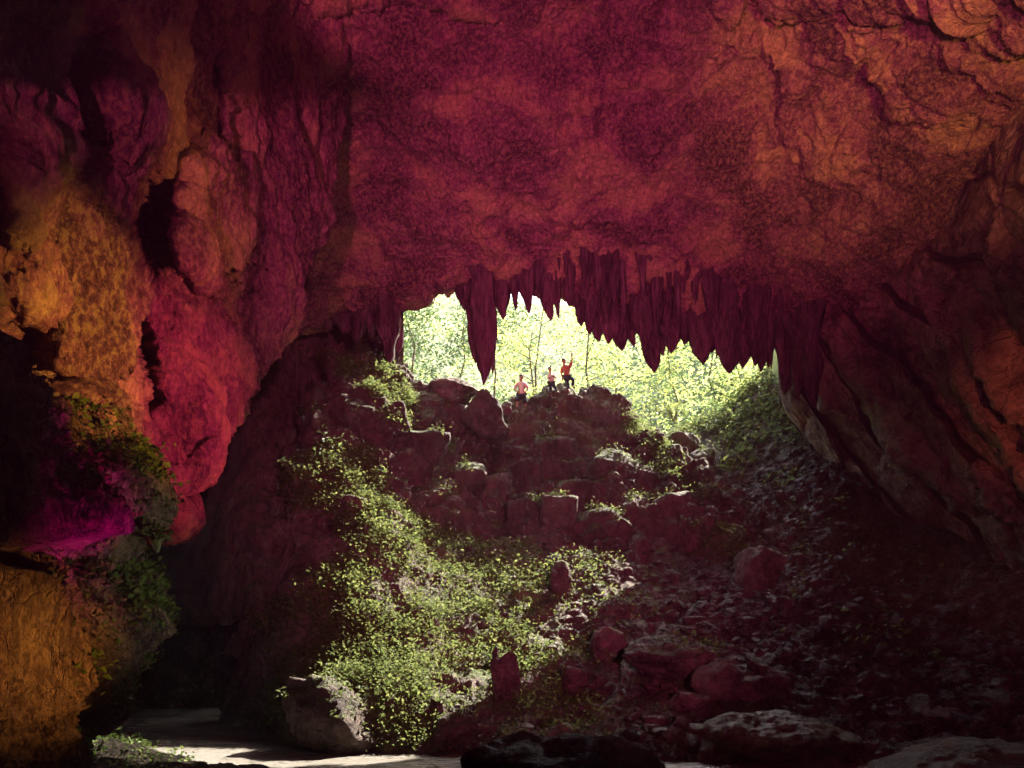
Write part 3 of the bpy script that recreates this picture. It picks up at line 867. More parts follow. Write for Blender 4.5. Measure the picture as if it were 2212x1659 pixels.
# scree stones
def stone_variants(n, mat, sub=2):
    out = []
    for k in range(n):
        rg = np.random.default_rng(900 + k)
        out.append(boulder_mesh((1.0, rg.uniform(0.6, 1.1), rg.uniform(0.4, 0.8)), 900 + k, sub=sub, planes=9, sharp=30, rough=0.07, mat=mat, name='stone'))
        out[-1].polygons.foreach_set('use_smooth', [False] * len(out[-1].polygons))
    return out
SV = stone_variants(8, M_SCREE)
rs = random.Random(21)
SPn = grid_normals(SP); 
def scree_pts(n, P, keep):
    out = []
    H, Wd = P.shape[:2]
    while len(out) < n:
        i = rs.randrange(H); j = rs.randrange(Wd)
        p = P[i, j]
        if p[1] < 5: continue
        u = U0 + p[0] / p[1] * F; v = VH - p[2] / p[1] * F
        if keep(u, v): out.append((p, u, v))
    return out
keep_s = lambda u, v: (1560 < u < 1820 and 830 < v < 1090) or (1400 < u < 2260 and 900 < v < 1640 and v > 1080 + (1650 - u) * 1.6)
for p, u, v in scree_pts(290, SP, keep_s):
    o = obj('stone', rs.choice(SV), scree_o)
    s = rs.choice([0.22, 0.26, 0.32, 0.4, 0.55]) * rs.uniform(0.8, 1.3) * (1.15 if rs.random() < 0.2 else 1)
    o.scale = (s * rs.uniform(0.9, 1.5), s, s * rs.uniform(0.7, 1.2))
    o.rotation_euler = (rs.uniform(-.5, .5), rs.uniform(-.7, .7), rs.uniform(0, 6.28))
    o.location = (p[0], p[1] - 0.05, p[2] + 0.05)

def rubble(name, pts, parent, mat, smin, smax, label=None):
    D, Fc = ICO[1]
    Vs = []; Qs = []; off = 0
    for p, u, v in pts:
        s = rs.uniform(smin, smax) * (2 if rs.random() < 0.1 else 1)
        jit = 1 + RNG.uniform(-0.3, 0.3, len(D))
        A = D * jit[:, None] * np.array([s * rs.uniform(.8, 1.6), s, s * rs.uniform(.5, 1)]) * 0.5
        q = Matrix.Rotation(rs.uniform(0, 6.28), 3, 'Z') @ Matrix.Rotation(rs.uniform(-.7, .7), 3, 'Y')
        A = A @ np.array(q).T
        Vs.append(A + np.array(p)); Qs.append(Fc + off); off += len(D)
    me = mesh_arr(name, np.vstack(Vs), np.vstack(Qs), mat, smooth=False)
    return obj(name, me, parent, kind='stuff', label=label)
rubble('rubble', scree_pts(16000, SP, keep_s), scree_o, M_SCREE, 0.07, 0.30)
keep_m = lambda u, v: (1160 < u < 1720 and 1170 < v < 1640) or (920 < u < 1500 and 1500 < v < 1640) or (1480 < u < 1700 and 1040 < v < 1400)
rubble('rubble', scree_pts(2600, MP, keep_m), mound_o, M_SCREE, 0.06, 0.22)

# ------------------------------------------------------------------ water
def water_mat():
    m, nt, b = nodes_mat('silty_water')
    N, L = nt.nodes, nt.links
    geo = N.new('ShaderNodeNewGeometry')
    mp = N.new('ShaderNodeMapping'); mp.inputs['Scale'].default_value = (0.35, 1.0, 1); mp.inputs['Rotation'].default_value = (0, 0, R(-20))
    L.new(geo.outputs['Position'], mp.inputs[0])
    n = N.new('ShaderNodeTexNoise'); n.inputs['Scale'].default_value = 5; n.inputs['Detail'].default_value = 8; L.new(mp.outputs[0], n.inputs['Vector'])
    n2 = N.new('ShaderNodeTexNoise'); n2.inputs['Scale'].default_value = 1.2; n2.inputs['Detail'].default_value = 6; L.new(mp.outputs[0], n2.inputs['Vector'])
    r = N.new('ShaderNodeValToRGB'); L.new(n2.outputs['Fac'], r.inputs['Fac'])
    r.color_ramp.elements[0].color = (0.17, 0.145, 0.11, 1); r.color_ramp.elements[1].color = (0.28, 0.265, 0.25, 1)
    L.new(r.outputs[0], b.inputs['Base Color'])
    bp = N.new('ShaderNodeBump'); bp.inputs['Strength'].default_value = 0.7; bp.inputs['Distance'].default_value = 0.12
    L.new(n.outputs['Fac'], bp.inputs['Height']); L.new(bp.outputs[0], b.inputs['Normal'])
    b.inputs['Roughness'].default_value = 0.22
    b.inputs['IOR'].default_value = 1.33
    return m
Vw = np.array([(-60, -25, -3), (60, -25, -3), (60, 60, -3), (-60, 60, -3)], float)
gx = np.linspace(-60, 60, 121); gy = np.linspace(-25, 60, 86)
GX, GY = np.meshgrid(gx, gy)
GZ = np.full(GX.shape, -3.0)
Pw = np.stack([GX, GY, GZ], -1)
idx = np.arange(Pw.shape[0] * Pw.shape[1]).reshape(Pw.shape[:2])
Q = np.stack([idx[:-1, :-1], idx[:-1, 1:], idx[1:, 1:], idx[1:, :-1]], -1).reshape(-1, 4)
obj('river', mesh_arr('river', Pw.reshape(-1, 3), Q, water_mat()), kind='structure', label='silty brown river bending into the dark passage')
# river bed
obj('ground', mesh_arr('ground', [(-70, -30, -5), (70, -30, -5), (70, 62, -5), (-70, 62, -5)], [[0, 1, 2, 3]], M_DIRT), kind='structure')
# far rock inside the passage, coloured near black in place of its shade
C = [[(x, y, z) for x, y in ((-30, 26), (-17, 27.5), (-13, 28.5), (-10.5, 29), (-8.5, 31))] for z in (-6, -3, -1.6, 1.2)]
sheet('cave_wall', C, 40, 80, [rdisp(0.8, 0.2, 0.4, 0.6)], M_BLACK, toward=(0, 5, 0), kind='structure', label='rock at the back of the passage, its shade put into the colour')

# near bank bottom left
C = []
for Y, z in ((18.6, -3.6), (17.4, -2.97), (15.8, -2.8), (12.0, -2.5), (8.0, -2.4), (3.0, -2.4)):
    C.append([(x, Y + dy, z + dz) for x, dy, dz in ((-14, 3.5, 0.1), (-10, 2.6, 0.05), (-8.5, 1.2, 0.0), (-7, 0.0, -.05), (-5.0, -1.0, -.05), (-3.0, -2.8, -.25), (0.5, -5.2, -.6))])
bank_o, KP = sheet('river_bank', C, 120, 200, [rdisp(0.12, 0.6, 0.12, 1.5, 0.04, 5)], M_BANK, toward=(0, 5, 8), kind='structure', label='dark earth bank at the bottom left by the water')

# ------------------------------------------------------------------ outside ground and hillside
OX = np.linspace(-90, 90, 19); OY = [33, 36, 40, 44, 50, 58, 68, 80, 95, 115]
def out_z(x, y):
    z = 5.8 + max(0, y - 47) * 0.60
    z += np.interp(x, [-90, -30, -12, -6, 0, 8, 12, 30, 90], [28, 14, 4.0, 0.8, 0, -0.5, 1.2, 10, 25])
    if y < 40: z = np.interp(x, [-30, -12, -6, 0, 6, 10, 12.5, 30], [8, 7, 7.0, 6.4, 6.2, 6.4, 7.0, 9]) - (40 - y) * 0.9
    return z
C = [[(x * (0.42 if y < 42 else 1), y, out_z(x * (0.42 if y < 42 else 1), y)) for x in OX] for y in OY]
out_o, OP = sheet('hillside', C, 160, 200, [rdisp(1.2, 0.08, 0.5, 0.4)], M_OUT, toward=(0, 30, 60), kind='structure', label='steep sunlit hillside outside the cave mouth')

# ------------------------------------------------------------------ leaves

def leaves(name, C, size, nrm, mat, parent=None, seed=1, droop=0.3, aspect=0.5, **kw):
    """C (n,3) leaf centres, size (n,), nrm (n,3) facing direction; a folded four-sided leaf each"""
    rg = np.random.default_rng(seed)
    n = len(C)
    d = rg.normal(size=(n, 3)); nr = nrm + rg.normal(size=(n, 3)) * 0.45
    nr /= np.linalg.norm(nr, axis=1, keepdims=True)
    ax = np.cross(nr, d); ax /= np.linalg.norm(ax, axis=1, keepdims=True)
    ax[:, 2] -= droop * 0.5; ax /= np.linalg.norm(ax, axis=1, keepdims=True)
    sd_ = np.cross(nr, ax); sd_ /= np.linalg.norm(sd_, axis=1, keepdims=True)
    s = size[:, None]
    base = C - ax * s * 0.5; tip = C + ax * s * 0.5 - nr * s * 0.12
    l = C - ax * s * 0.05 + sd_ * s * aspect * 0.5 + nr * s * 0.10
    r = C - ax * s * 0.05 - sd_ * s * aspect * 0.5 + nr * s * 0.10
    V = np.stack([base, l, tip, r], 1).reshape(-1, 3)
    k = np.arange(n)[:, None] * 4
    T = np.concatenate([k + np.array([[0, 1, 2]]), k + np.array([[0, 2, 3]])], 0)
    me = mesh_arr(name, V, T, mat, smooth=False)
    return obj(name, me, parent, **kw)


def poly_mask(u, v, poly):
    inside = np.zeros(u.shape, bool)
    n = len(poly)
    for i in range(n):
        x0, y0 = poly[i]; x1, y1 = poly[(i + 1) % n]
        c = ((y0 > v) != (y1 > v)) & (u < (x1 - x0) * (v - y0) / (y1 - y0 + 1e-9) + x0)
        inside ^= c
    return inside


def surf_samples(P, n, seed):
    rg = np.random.default_rng(seed)
    H, Wd = P.shape[:2]
    a = P[:-1, :-1]; b = P[:-1, 1:]; c = P[1:, :-1]
    ar = np.linalg.norm(np.cross(b - a, c - a), axis=2).ravel()
    k = rg.choice(ar.size, n, p=ar / ar.sum())
    i, j = np.divmod(k, Wd - 1)
    f, g = rg.random(n)[:, None], rg.random(n)[:, None]
    p = P[i, j] * (1 - f) * (1 - g) + P[i, j + 1] * f * (1 - g) + P[i + 1, j] * (1 - f) * g + P[i + 1, j + 1] * f * g
    N = grid_normals(P)[i, j]
    return p, N

def uv_of(p):
    return U0 + p[:, 0] / p[:, 1] * F, VH - p[:, 2] / p[:, 1] * F


def grow(name, P, n, density, mat, parent=None, seed=3, per=7, size=(0.09, 0.17), spread=0.16, flip=1, height=0.12, aspect=0.6, clump=True, **kw):
    """leafy plants on a surface: each sample becomes a rosette of `per` leaves"""
    p, N = surf_samples(P, n, seed)
    u, v = uv_of(p)
    rg = np.random.default_rng(seed + 1)
    if flip < 0: N = -N
    den = density(u, v, p, N)
    if clump: den = den * np.clip(0.6 + 1.4 * fbm(p + 60, 0.8, 4), 0, 1.4)
    ok = (rg.random(len(p)) < den) & (p[:, 1] > 2)
    p, N = p[ok], N[ok]
    m = len(p)
    up = N * 0.5 + np.array([0, 0, 0.8])
    up /= np.linalg.norm(up, axis=1, keepdims=True)
    C = np.repeat(p + up * (rg.random((m, 1)) * height + 0.03), per, 0) + rg.normal(size=(m * per, 3)) * spread * np.array([1, 1, 0.6])
    sz = rg.uniform(size[0], size[1], m * per) * np.repeat(rg.uniform(0.7, 1.3, m), per)
    return leaves(name, C, sz, np.repeat(up, per, 0), mat, parent, seed, aspect=aspect, **kw)

Nm = grid_normals(MP)
sgn = 1 if Nm[200, 200, 2] > 0 else -1
MAIN = [(550, 1325), (620, 1290), (700, 1230), (760, 1180), (880, 1190), (960, 1190), (1060, 1170), (1140, 1180), (1180, 1260), (1160, 1320), (1190, 1400), (1200, 1460), (1290, 1510), (1250, 1560), (1120, 1570), (960, 1600), (920, 1630), (800, 1625), (820, 1500), (740, 1480), (640, 1560), (585, 1570), (600, 1440), (560, 1380)]
BAND = [(590, 1030), (700, 960), (800, 975), (820, 1020), (850, 1090), (960, 1150), (1060, 1180), (900, 1200), (760, 1190), (720, 1120), (600, 1100)]
BAND2 = [(660, 740), (760, 740), (850, 800), (900, 880), (870, 930), (820, 900), (790, 830), (700, 800)]
BAND3 = [(900, 960), (1040, 960), (1200, 900), (1300, 900), (1300, 950), (1150, 990), (1060, 1030), (1200, 1040), (1320, 1100), (1180, 1090), (1060, 1060), (960, 1130), (900, 1120)]
EDGEP = [(1330, 890), (1380, 900), (1480, 1010), (1560, 1070), (1540, 1090), (1440, 1040), (1360, 960)]
PATCH = [(1490, 1140), (1540, 1130), (1650, 1190), (1680, 1210), (1640, 1230), (1620, 1280), (1590, 1220), (1500, 1180)]
LOW = [(1180, 1560), (1300, 1540), (1330, 1600), (1180, 1610)]
def den_m(u, v, p, N):
    nz = N[:, 2] * sgn
    d = np.where(poly_mask(u, v, MAIN), np.where(u < 780, 3.0, 1.3), 0)
    d = np.maximum(d, np.where(poly_mask(u, v, BAND), 2.2, 0))
    d = np.maximum(d, np.where(poly_mask(u, v, BAND2), 1.4, 0))
    d = np.maximum(d, np.where(poly_mask(u, v, BAND3), 0.40, 0) * (nz > 0.45))
    d = np.maximum(d, np.where(poly_mask(u, v, EDGEP), 0.55, 0))
    d = np.maximum(d, np.where(poly_mask(u, v, PATCH), 1.0, 0))
    d = np.maximum(d, np.where(poly_mask(u, v, LOW), 0.5, 0))
    d = np.maximum(d, np.where(poly_mask(u, v, [(1150, 1190), (1330, 1200), (1400, 1300), (1330, 1450), (1180, 1420)]), 0.35, 0))
    d = np.maximum(d, 0.09 * ((u > 700) & (u < 1560) & (v < 1200) & (nz > 0.55)))
    d = d * np.clip(0.35 + nz, 0.15, 1)
    return d
print('mound leaves')
grow('ground_cover', MP, 330000, den_m, M_LEAF, seed=31, flip=sgn, label='low leafy plants covering the ledges and slope of the mound', kind='stuff', per=8, size=(0.05, 0.14), spread=0.17, height=0.22)
def den_b(u, v, p, N):
    d = np.where(poly_mask(u, v, [(640, 700), (760, 720), (870, 800), (930, 880), (860, 900), (780, 850), (700, 800), (640, 780)]), 1.1, 0)
    d = np.maximum(d, np.where(poly_mask(u, v, [(560, 850), (590, 830), (590, 960), (560, 980)]), 0.4, 0))
    return d
grow('ground_cover', BP, 16000, den_b, M_LEAF, seed=37, flip=1, label='leafy plants on the rock shoulder under the left stalactites', kind='stuff', per=7, size=(0.1, 0.24), spread=0.2)
ss = 1 if SPn[150, 150, 2] > 0 else -1
def den_s(u, v, p, N):
    d = np.where(poly_mask(u, v, [(1380, 850), (1600, 820), (1680, 760), (1740, 840), (1720, 900), (1660, 930), (1600, 960), (1560, 940), (1420, 960)]), 0.5, 0)
    d = np.maximum(d, np.where(poly_mask(u, v, [(1540, 900), (1720, 840), (1770, 940), (1740, 1010), (1700, 1060), (1600, 1050)]), 0.28, 0))
    d = np.maximum(d, np.where((u > 1700) & (u < 2050) & (v > 1080) & (v < 1450), 0.07, 0))
    return d
grow('ground_cover', SP, 20000, den_s, M_LEAF, seed=41, flip=ss, label='sunlit plants on the slope below the right end of the opening', kind='stuff', per=7, size=(0.12, 0.3), spread=0.2, height=0.3)

# plants rooted on the tops of the blocks and boulders
def top_plants(objs, n_per_m2, seed, name, label, parent_of=None):
    rg = np.random.default_rng(seed); PC = []; PN = []
    for o in objs:
        me = o.data; n = len(me.vertices)
        co = np.empty(n * 3, np.float32); me.vertices.foreach_get('co', co); co = co.reshape(-1, 3)
        no = np.empty(n * 3, np.float32); me.vertices.foreach_get('normal', no); no = no.reshape(-1, 3)
        co = co + np.array(o.location)
        sel = np.where((no[:, 2] > 0.5) & (fbm(co, 0.8, 3) > -0.15))[0]
        dims = co.max(0) - co.min(0)
        k = int(min(len(sel) * 2, n_per_m2 * dims[0] * dims[1]))
        if k < 1 or len(sel) < 3: continue
        ii = rg.choice(sel, k)
        PC.append(co[ii] + rg.normal(size=(k, 3)) * 0.03); PN.append(no[ii])
    p = np.vstack(PC); N = np.vstack(PN); m = len(p); per = 6
    up = N * 0.4 + np.array([0, -0.15, 0.8]); up /= np.linalg.norm(up, axis=1, keepdims=True)
    C = np.repeat(p + up * rg.random((m, 1)) * 0.2, per, 0) + rg.normal(size=(m * per, 3)) * 0.11
    sz = rg.uniform(0.07, 0.17, m * per)
    leaves(name, C, sz, np.repeat(up, per, 0), M_LEAF, None, seed, aspect=0.55, label=label, kind='stuff')
mossy = [o for o in COL.objects if o.type == 'MESH' and o.name.split('.')[0] in ('rock_block',)] + [o for o in COL.objects if o.name.split('.')[0] == 'boulder' and o.data.materials and o.data.materials[0] == M_BOULD]
top_plants(mossy, 9, 77, 'ground_cover', 'small leafy tufts growing on the tops of the mound blocks')

grow('ground_cover', KP, 9000, lambda u, v, p, N: np.where((u > 150) & (u < 420) & (v > 1540), 0.5, 0), M_LEAFD, seed=47, flip=1, label='dark low plants on the mud bank at the bottom left', kind='stuff', per=6, size=(0.05, 0.13), spread=0.12, height=0.15)
# creepers on the near wall
def den_n(u, v, p, N):
    e = np.interp(v, NV, [edge_n(q) for q in NV])
    d = np.where((u > e - 90) & (u < e + 90) & (v > 970) & (v < 1560), np.where(v < 1180, 1.2, 0.8), 0)
    d = np.maximum(d, np.where(poly_mask(u, v, [(190, 1190), (360, 1200), (370, 1330), (340, 1450), (320, 1530), (220, 1480), (210, 1350), (170, 1260)]), 1.0, 0))
    d = np.maximum(d, np.where(poly_mask(u, v, [(120, 1240), (200, 1260), (260, 1400), (230, 1430), (170, 1330)]), 0.5, 0))
    d = np.maximum(d, np.where(poly_mask(u, v, [(160, 1480), (230, 1500), (230, 1659), (160, 1659)]), 0.4, 0))
    d = np.maximum(d, np.where(poly_mask(u, v, [(140, 900), (240, 900), (280, 960), (220, 980)]), 0.35, 0))
    return d
sn = 1
grow('creeper', NP, 26000, den_n, M_LEAFD, seed=51, flip=sn, label='creepers hanging over the craggy near wall', kind='stuff', per=6, size=(0.04, 0.10), spread=0.08, height=0.22, aspect=0.8)

# outside foliage
def den_o(u, v, p, N): return np.where((u > 700) & (u < 1850) & (v > 450), 1.0, 0.12)
grow('undergrowth', OP, 24000, den_o, M_TREE, seed=61, flip=1, kind='stuff', label='sunlit undergrowth covering the hillside outside', per=7, size=(0.14, 0.55), spread=0.7, height=2.2, clump=True, aspect=0.55)

# ------------------------------------------------------------------ trees outside

def tube(pts, rads, segs=7):
    V = []; Fc = []
    n = len(pts)
    for i, (p, r) in enumerate(zip(pts, rads)):
        p = Vector(p)
        d = (Vector(pts[min(i + 1, n - 1)]) - Vector(pts[max(i - 1, 0)])).normalized()
        x = d.orthogonal().normalized() if abs(d.z) < 0.9 else Vector((1, 0, 0)); y = d.cross(x).normalized(); x = y.cross(d)
        for j in range(segs):
            a = 2 * math.pi * j / segs
            V.append(p + x * math.cos(a) * r + y * math.sin(a) * r)
    for i in range(n - 1):
        for j in range(segs):
            a = i * segs + j; b = i * segs + (j + 1) % segs
            Fc.append((a, b, b + segs, a + segs))
    return [tuple(v) for v in V], Fc


def tree(u, vbase, vtop, Y, seed, wid, label, lean=0.0, nleaf=1500, lsize=0.35, crown_from=0.35, group='trees outside the cave mouth'):
    rg = random.Random(seed)
    base = np.array(W(u, vbase, Y)); H = (vbase - vtop) / F * Y
    zg = depth_ground(base[0], base[1])
    h0 = base[2] - zg
    base = np.array((base[0], base[1], zg - 0.1)); H += h0
    t = empty('tree', tuple(base), label=label, cat='tree', group=group)
    V = []; Fc = []
    def add(pts, rads):
        v, f = tube(pts, rads); o = len(V); V.extend(v); Fc.extend([tuple(k + o for k in q) for q in f])
    r0 = max(0.06, H * 0.010)
    trunk = [(lean * H * s ** 1.5 + rg.uniform(-.3, .3) * min(1, s * 3), rg.uniform(-.25, .25), H * s * 0.96) for s in np.linspace(0, 1, 8)]
    add(trunk, [r0 * (1 - 0.8 * s) for s in np.linspace(0, 1, 8)])
    ends = []
    for k in range(11):
        s = rg.uniform(crown_from, 0.95); i = int(s * 7); p = Vector(trunk[i]).lerp(Vector(trunk[min(7, i + 1)]), s * 7 - i)
        a = rg.uniform(0, 6.28); L = wid * rg.uniform(0.35, 1.0) * (1 - 0.45 * abs(s - 0.6))
        q1 = p + Vector((math.cos(a) * L * 0.5, math.sin(a) * L * 0.5, L * 0.25)); q2 = p + Vector((math.cos(a) * L, math.sin(a) * L, L * rg.uniform(0.1, 0.6)))
        add([p, q1, q2], [r0 * 0.22, r0 * 0.13, r0 * 0.04]); ends += [q1, q2, q2.lerp(q1, .5)]
    me = bpy.data.meshes.new('trunk'); me.from_pydata(V, [], Fc); me.materials.append(M_BARK)
    me.polygons.foreach_set('use_smooth', [True] * len(me.polygons))
    obj('trunk', me, t)
    rgn = np.random.default_rng(seed)
    E = np.array([e[:] for e in ends]); k = rgn.integers(0, len(E), nleaf // 12)
    cc = E[k] + rgn.normal(size=(len(k), 3)) * wid * 0.13
    C = np.repeat(cc, 12, 0) + rgn.normal(size=(len(k) * 12, 3)) * wid * 0.085
    leaves('crown', C, rgn.uniform(0.6, 1.2, len(C)) * lsize, np.tile((0, 0, 1.0), (len(C), 1)), M_TREED if seed in (73, 74, 77, 79, 72) else M_TREE, t, seed, aspect=0.5)
    return t

OQ = OP.reshape(-1, 3)
def depth_ground(x, y):
    d = (OQ[:, 0] - x) ** 2 + (OQ[:, 1] - y) ** 2
    return float(OQ[d.argmin(), 2])

TREES = [
 (1148, 868, 690, 41, 3.0, 0.02, 0.22, 'slender sapling rising right behind the person with hands on hips'),
 (1168, 862, 640, 44, 4.0, 0.0, 0.24, 'taller sapling between the person with hands on hips and the person with folded arms'),
 (1060, 880, 660, 44, 3.5, 0.02, 0.24, 'thin leafy tree standing behind the longest stalactites'),
 (985, 850, 640, 48, 4.5, 0.05, 0.28, 'leafy tree in the left arch above the bare boulder'),
 (900, 850, 600, 43, 4.0, -0.05, 0.26, 'dark green tree filling the left side of the left arch'),
 (1255, 860, 640, 46, 5.0, 0.05, 0.28, 'tree whose yellow leaves hang over the person raising an arm'),
 (1330, 900, 660, 52, 6.0, 0.0, 0.30, 'pale leafy tree just right of the summit'),
 (1410, 905, 700, 60, 7.0, -0.05, 0.34, 'hazy tree seen past the longest right hand stalactite'),
 (1480, 900, 700, 50, 5.0, -0.12, 0.28, 'tree with a bare leaning trunk right of the summit'),
 (1545, 900, 690, 46, 5.0, -0.04, 0.26, 'bushy yellow green tree under the right stalactites'),
 (1600, 880, 730, 43, 3.6, 0.0, 0.24, 'small bushy tree near the right end of the opening'),
 (1660, 850, 720, 42, 3.2, 0.05, 0.22, 'small tree at the far right end of the opening'),
]
for k, (u, vb, vt, Y, wd, ln, ls, lab) in enumerate(TREES):
    tree(u, vb, vt, Y, 70 + k, wd, lab, ln, 1800, ls)

# ------------------------------------------------------------------ single plants

def plant(u, v, Y, size, n, seed, label, leaf=0.3, mat=None, up=1.0):
    rg = np.random.default_rng(seed)
    t = empty('plant', W(u, v, Y), label=label, cat='plant')
    V = []; Fc = []; cs = []
    for k in range(n):
        a = rg.uniform(0, 6.28); L = size * rg.uniform(0.5, 1.0)
        tip = Vector((math.cos(a) * L * 0.7, math.sin(a) * L * 0.5, L * up * rg.uniform(0.3, 1)))
        v_, f_ = tube([(0, 0, -0.1), tip * 0.5 + Vector((0, 0, L * 0.12)), tip], [0.02, 0.014, 0.006], 5)
        o = len(V); V += v_; Fc += [tuple(i + o for i in q) for q in f_]
        cs.append(tip[:])
    me = bpy.data.meshes.new('stem'); me.from_pydata(V, [], Fc); me.materials.append(M_STEM); obj('stem', me, t)
    C = np.repeat(np.array(cs), 4, 0) + rg.normal(size=(4 * n, 3)) * leaf * 0.5
    leaves('foliage', C, rg.uniform(0.7, 1.2, len(C)) * leaf, np.tile((0, -0.5, 0.8), (len(C), 1)), mat or M_LEAF, t, seed, aspect=0.55)
    return t
PL = [(1583, 1018, 34.0, 0.5, 5, 0.34, 'sprig of large pale leaves growing on a dark ledge right of the mound'),
      (1630, 1012, 34.0, 0.7, 7, 0.36, 'larger spray of pale leaves beside the first sprig on the dark ledge'),
      (1705, 1048, 33.0, 0.25, 3, 0.28, 'tiny bright leaf cluster alone on the dark rock'),
      (1455, 905, 38.0, 0.9, 9, 0.45, 'big leaved plant glowing in the sun right of the summit'),
      (1120, 1290, None, 1.0, 26, 0.20, 'rounded bush on the right edge of the leafy slope'),
      (712, 975, None, 0.5, 8, 0.26, 'broad leaved plant on the upper left ledge'),
      (640, 1040, None, 0.8, 18, 0.20, 'clump of leaves at the left end of the ledge plants'),
      (575, 1345, None, 0.8, 20, 0.2, 'bush hanging over the dark passage'),
      (960, 985, None, 0.7, 14, 0.2, 'bright tuft on the ledge below the tall mossy boulder'),
      (340, 1175, 9.6, 0.3, 8, 0.14, 'leafy sprig on the edge of the near wall'),]
for k, (u, v, Y, s, n, lf, lab) in enumerate(PL):
    plant(u, v, Y if Y else depth_of(MP, u, v) - 0.1, s, n, 500 + k, lab, lf)

# ------------------------------------------------------------------ people

def skin_obj(name, joints, edges, radii, mat, parent, sub=2):
    me = bpy.data.meshes.new(name)
    me.from_pydata([tuple(j) for j in joints], edges, [])
    me.materials.append(mat)
    o = obj(name, me, parent)
    md = o.modifiers.new('skin', 'SKIN'); md.use_smooth_shade = True
    sv = me.skin_vertices[0].data
    for i, r in enumerate(radii):
        sv[i].radius = (r, r) if not isinstance(r, tuple) else r
    sv[0].use_root = True
    sb = o.modifiers.new('sub', 'SUBSURF'); sb.levels = sub; sb.render_levels = sub
    return o

M_SKIN = plain('skin', (0.42, 0.23, 0.16), 0.6)
M_HAIR = plain('hair', (0.03, 0.02, 0.015), 0.6)
M_PINK = plain('pink_shirt', (0.82, 0.66, 0.68), 0.85)
M_RED = plain('red_shirt', (0.40, 0.10, 0.09), 0.85)
M_WHITE = plain('pale_shirt', (0.66, 0.55, 0.55), 0.85)
M_NAVY = plain('dark_trousers', (0.025, 0.035, 0.05), 0.85)
M_SHOE = plain('dark_shoes', (0.02, 0.018, 0.018), 0.7)


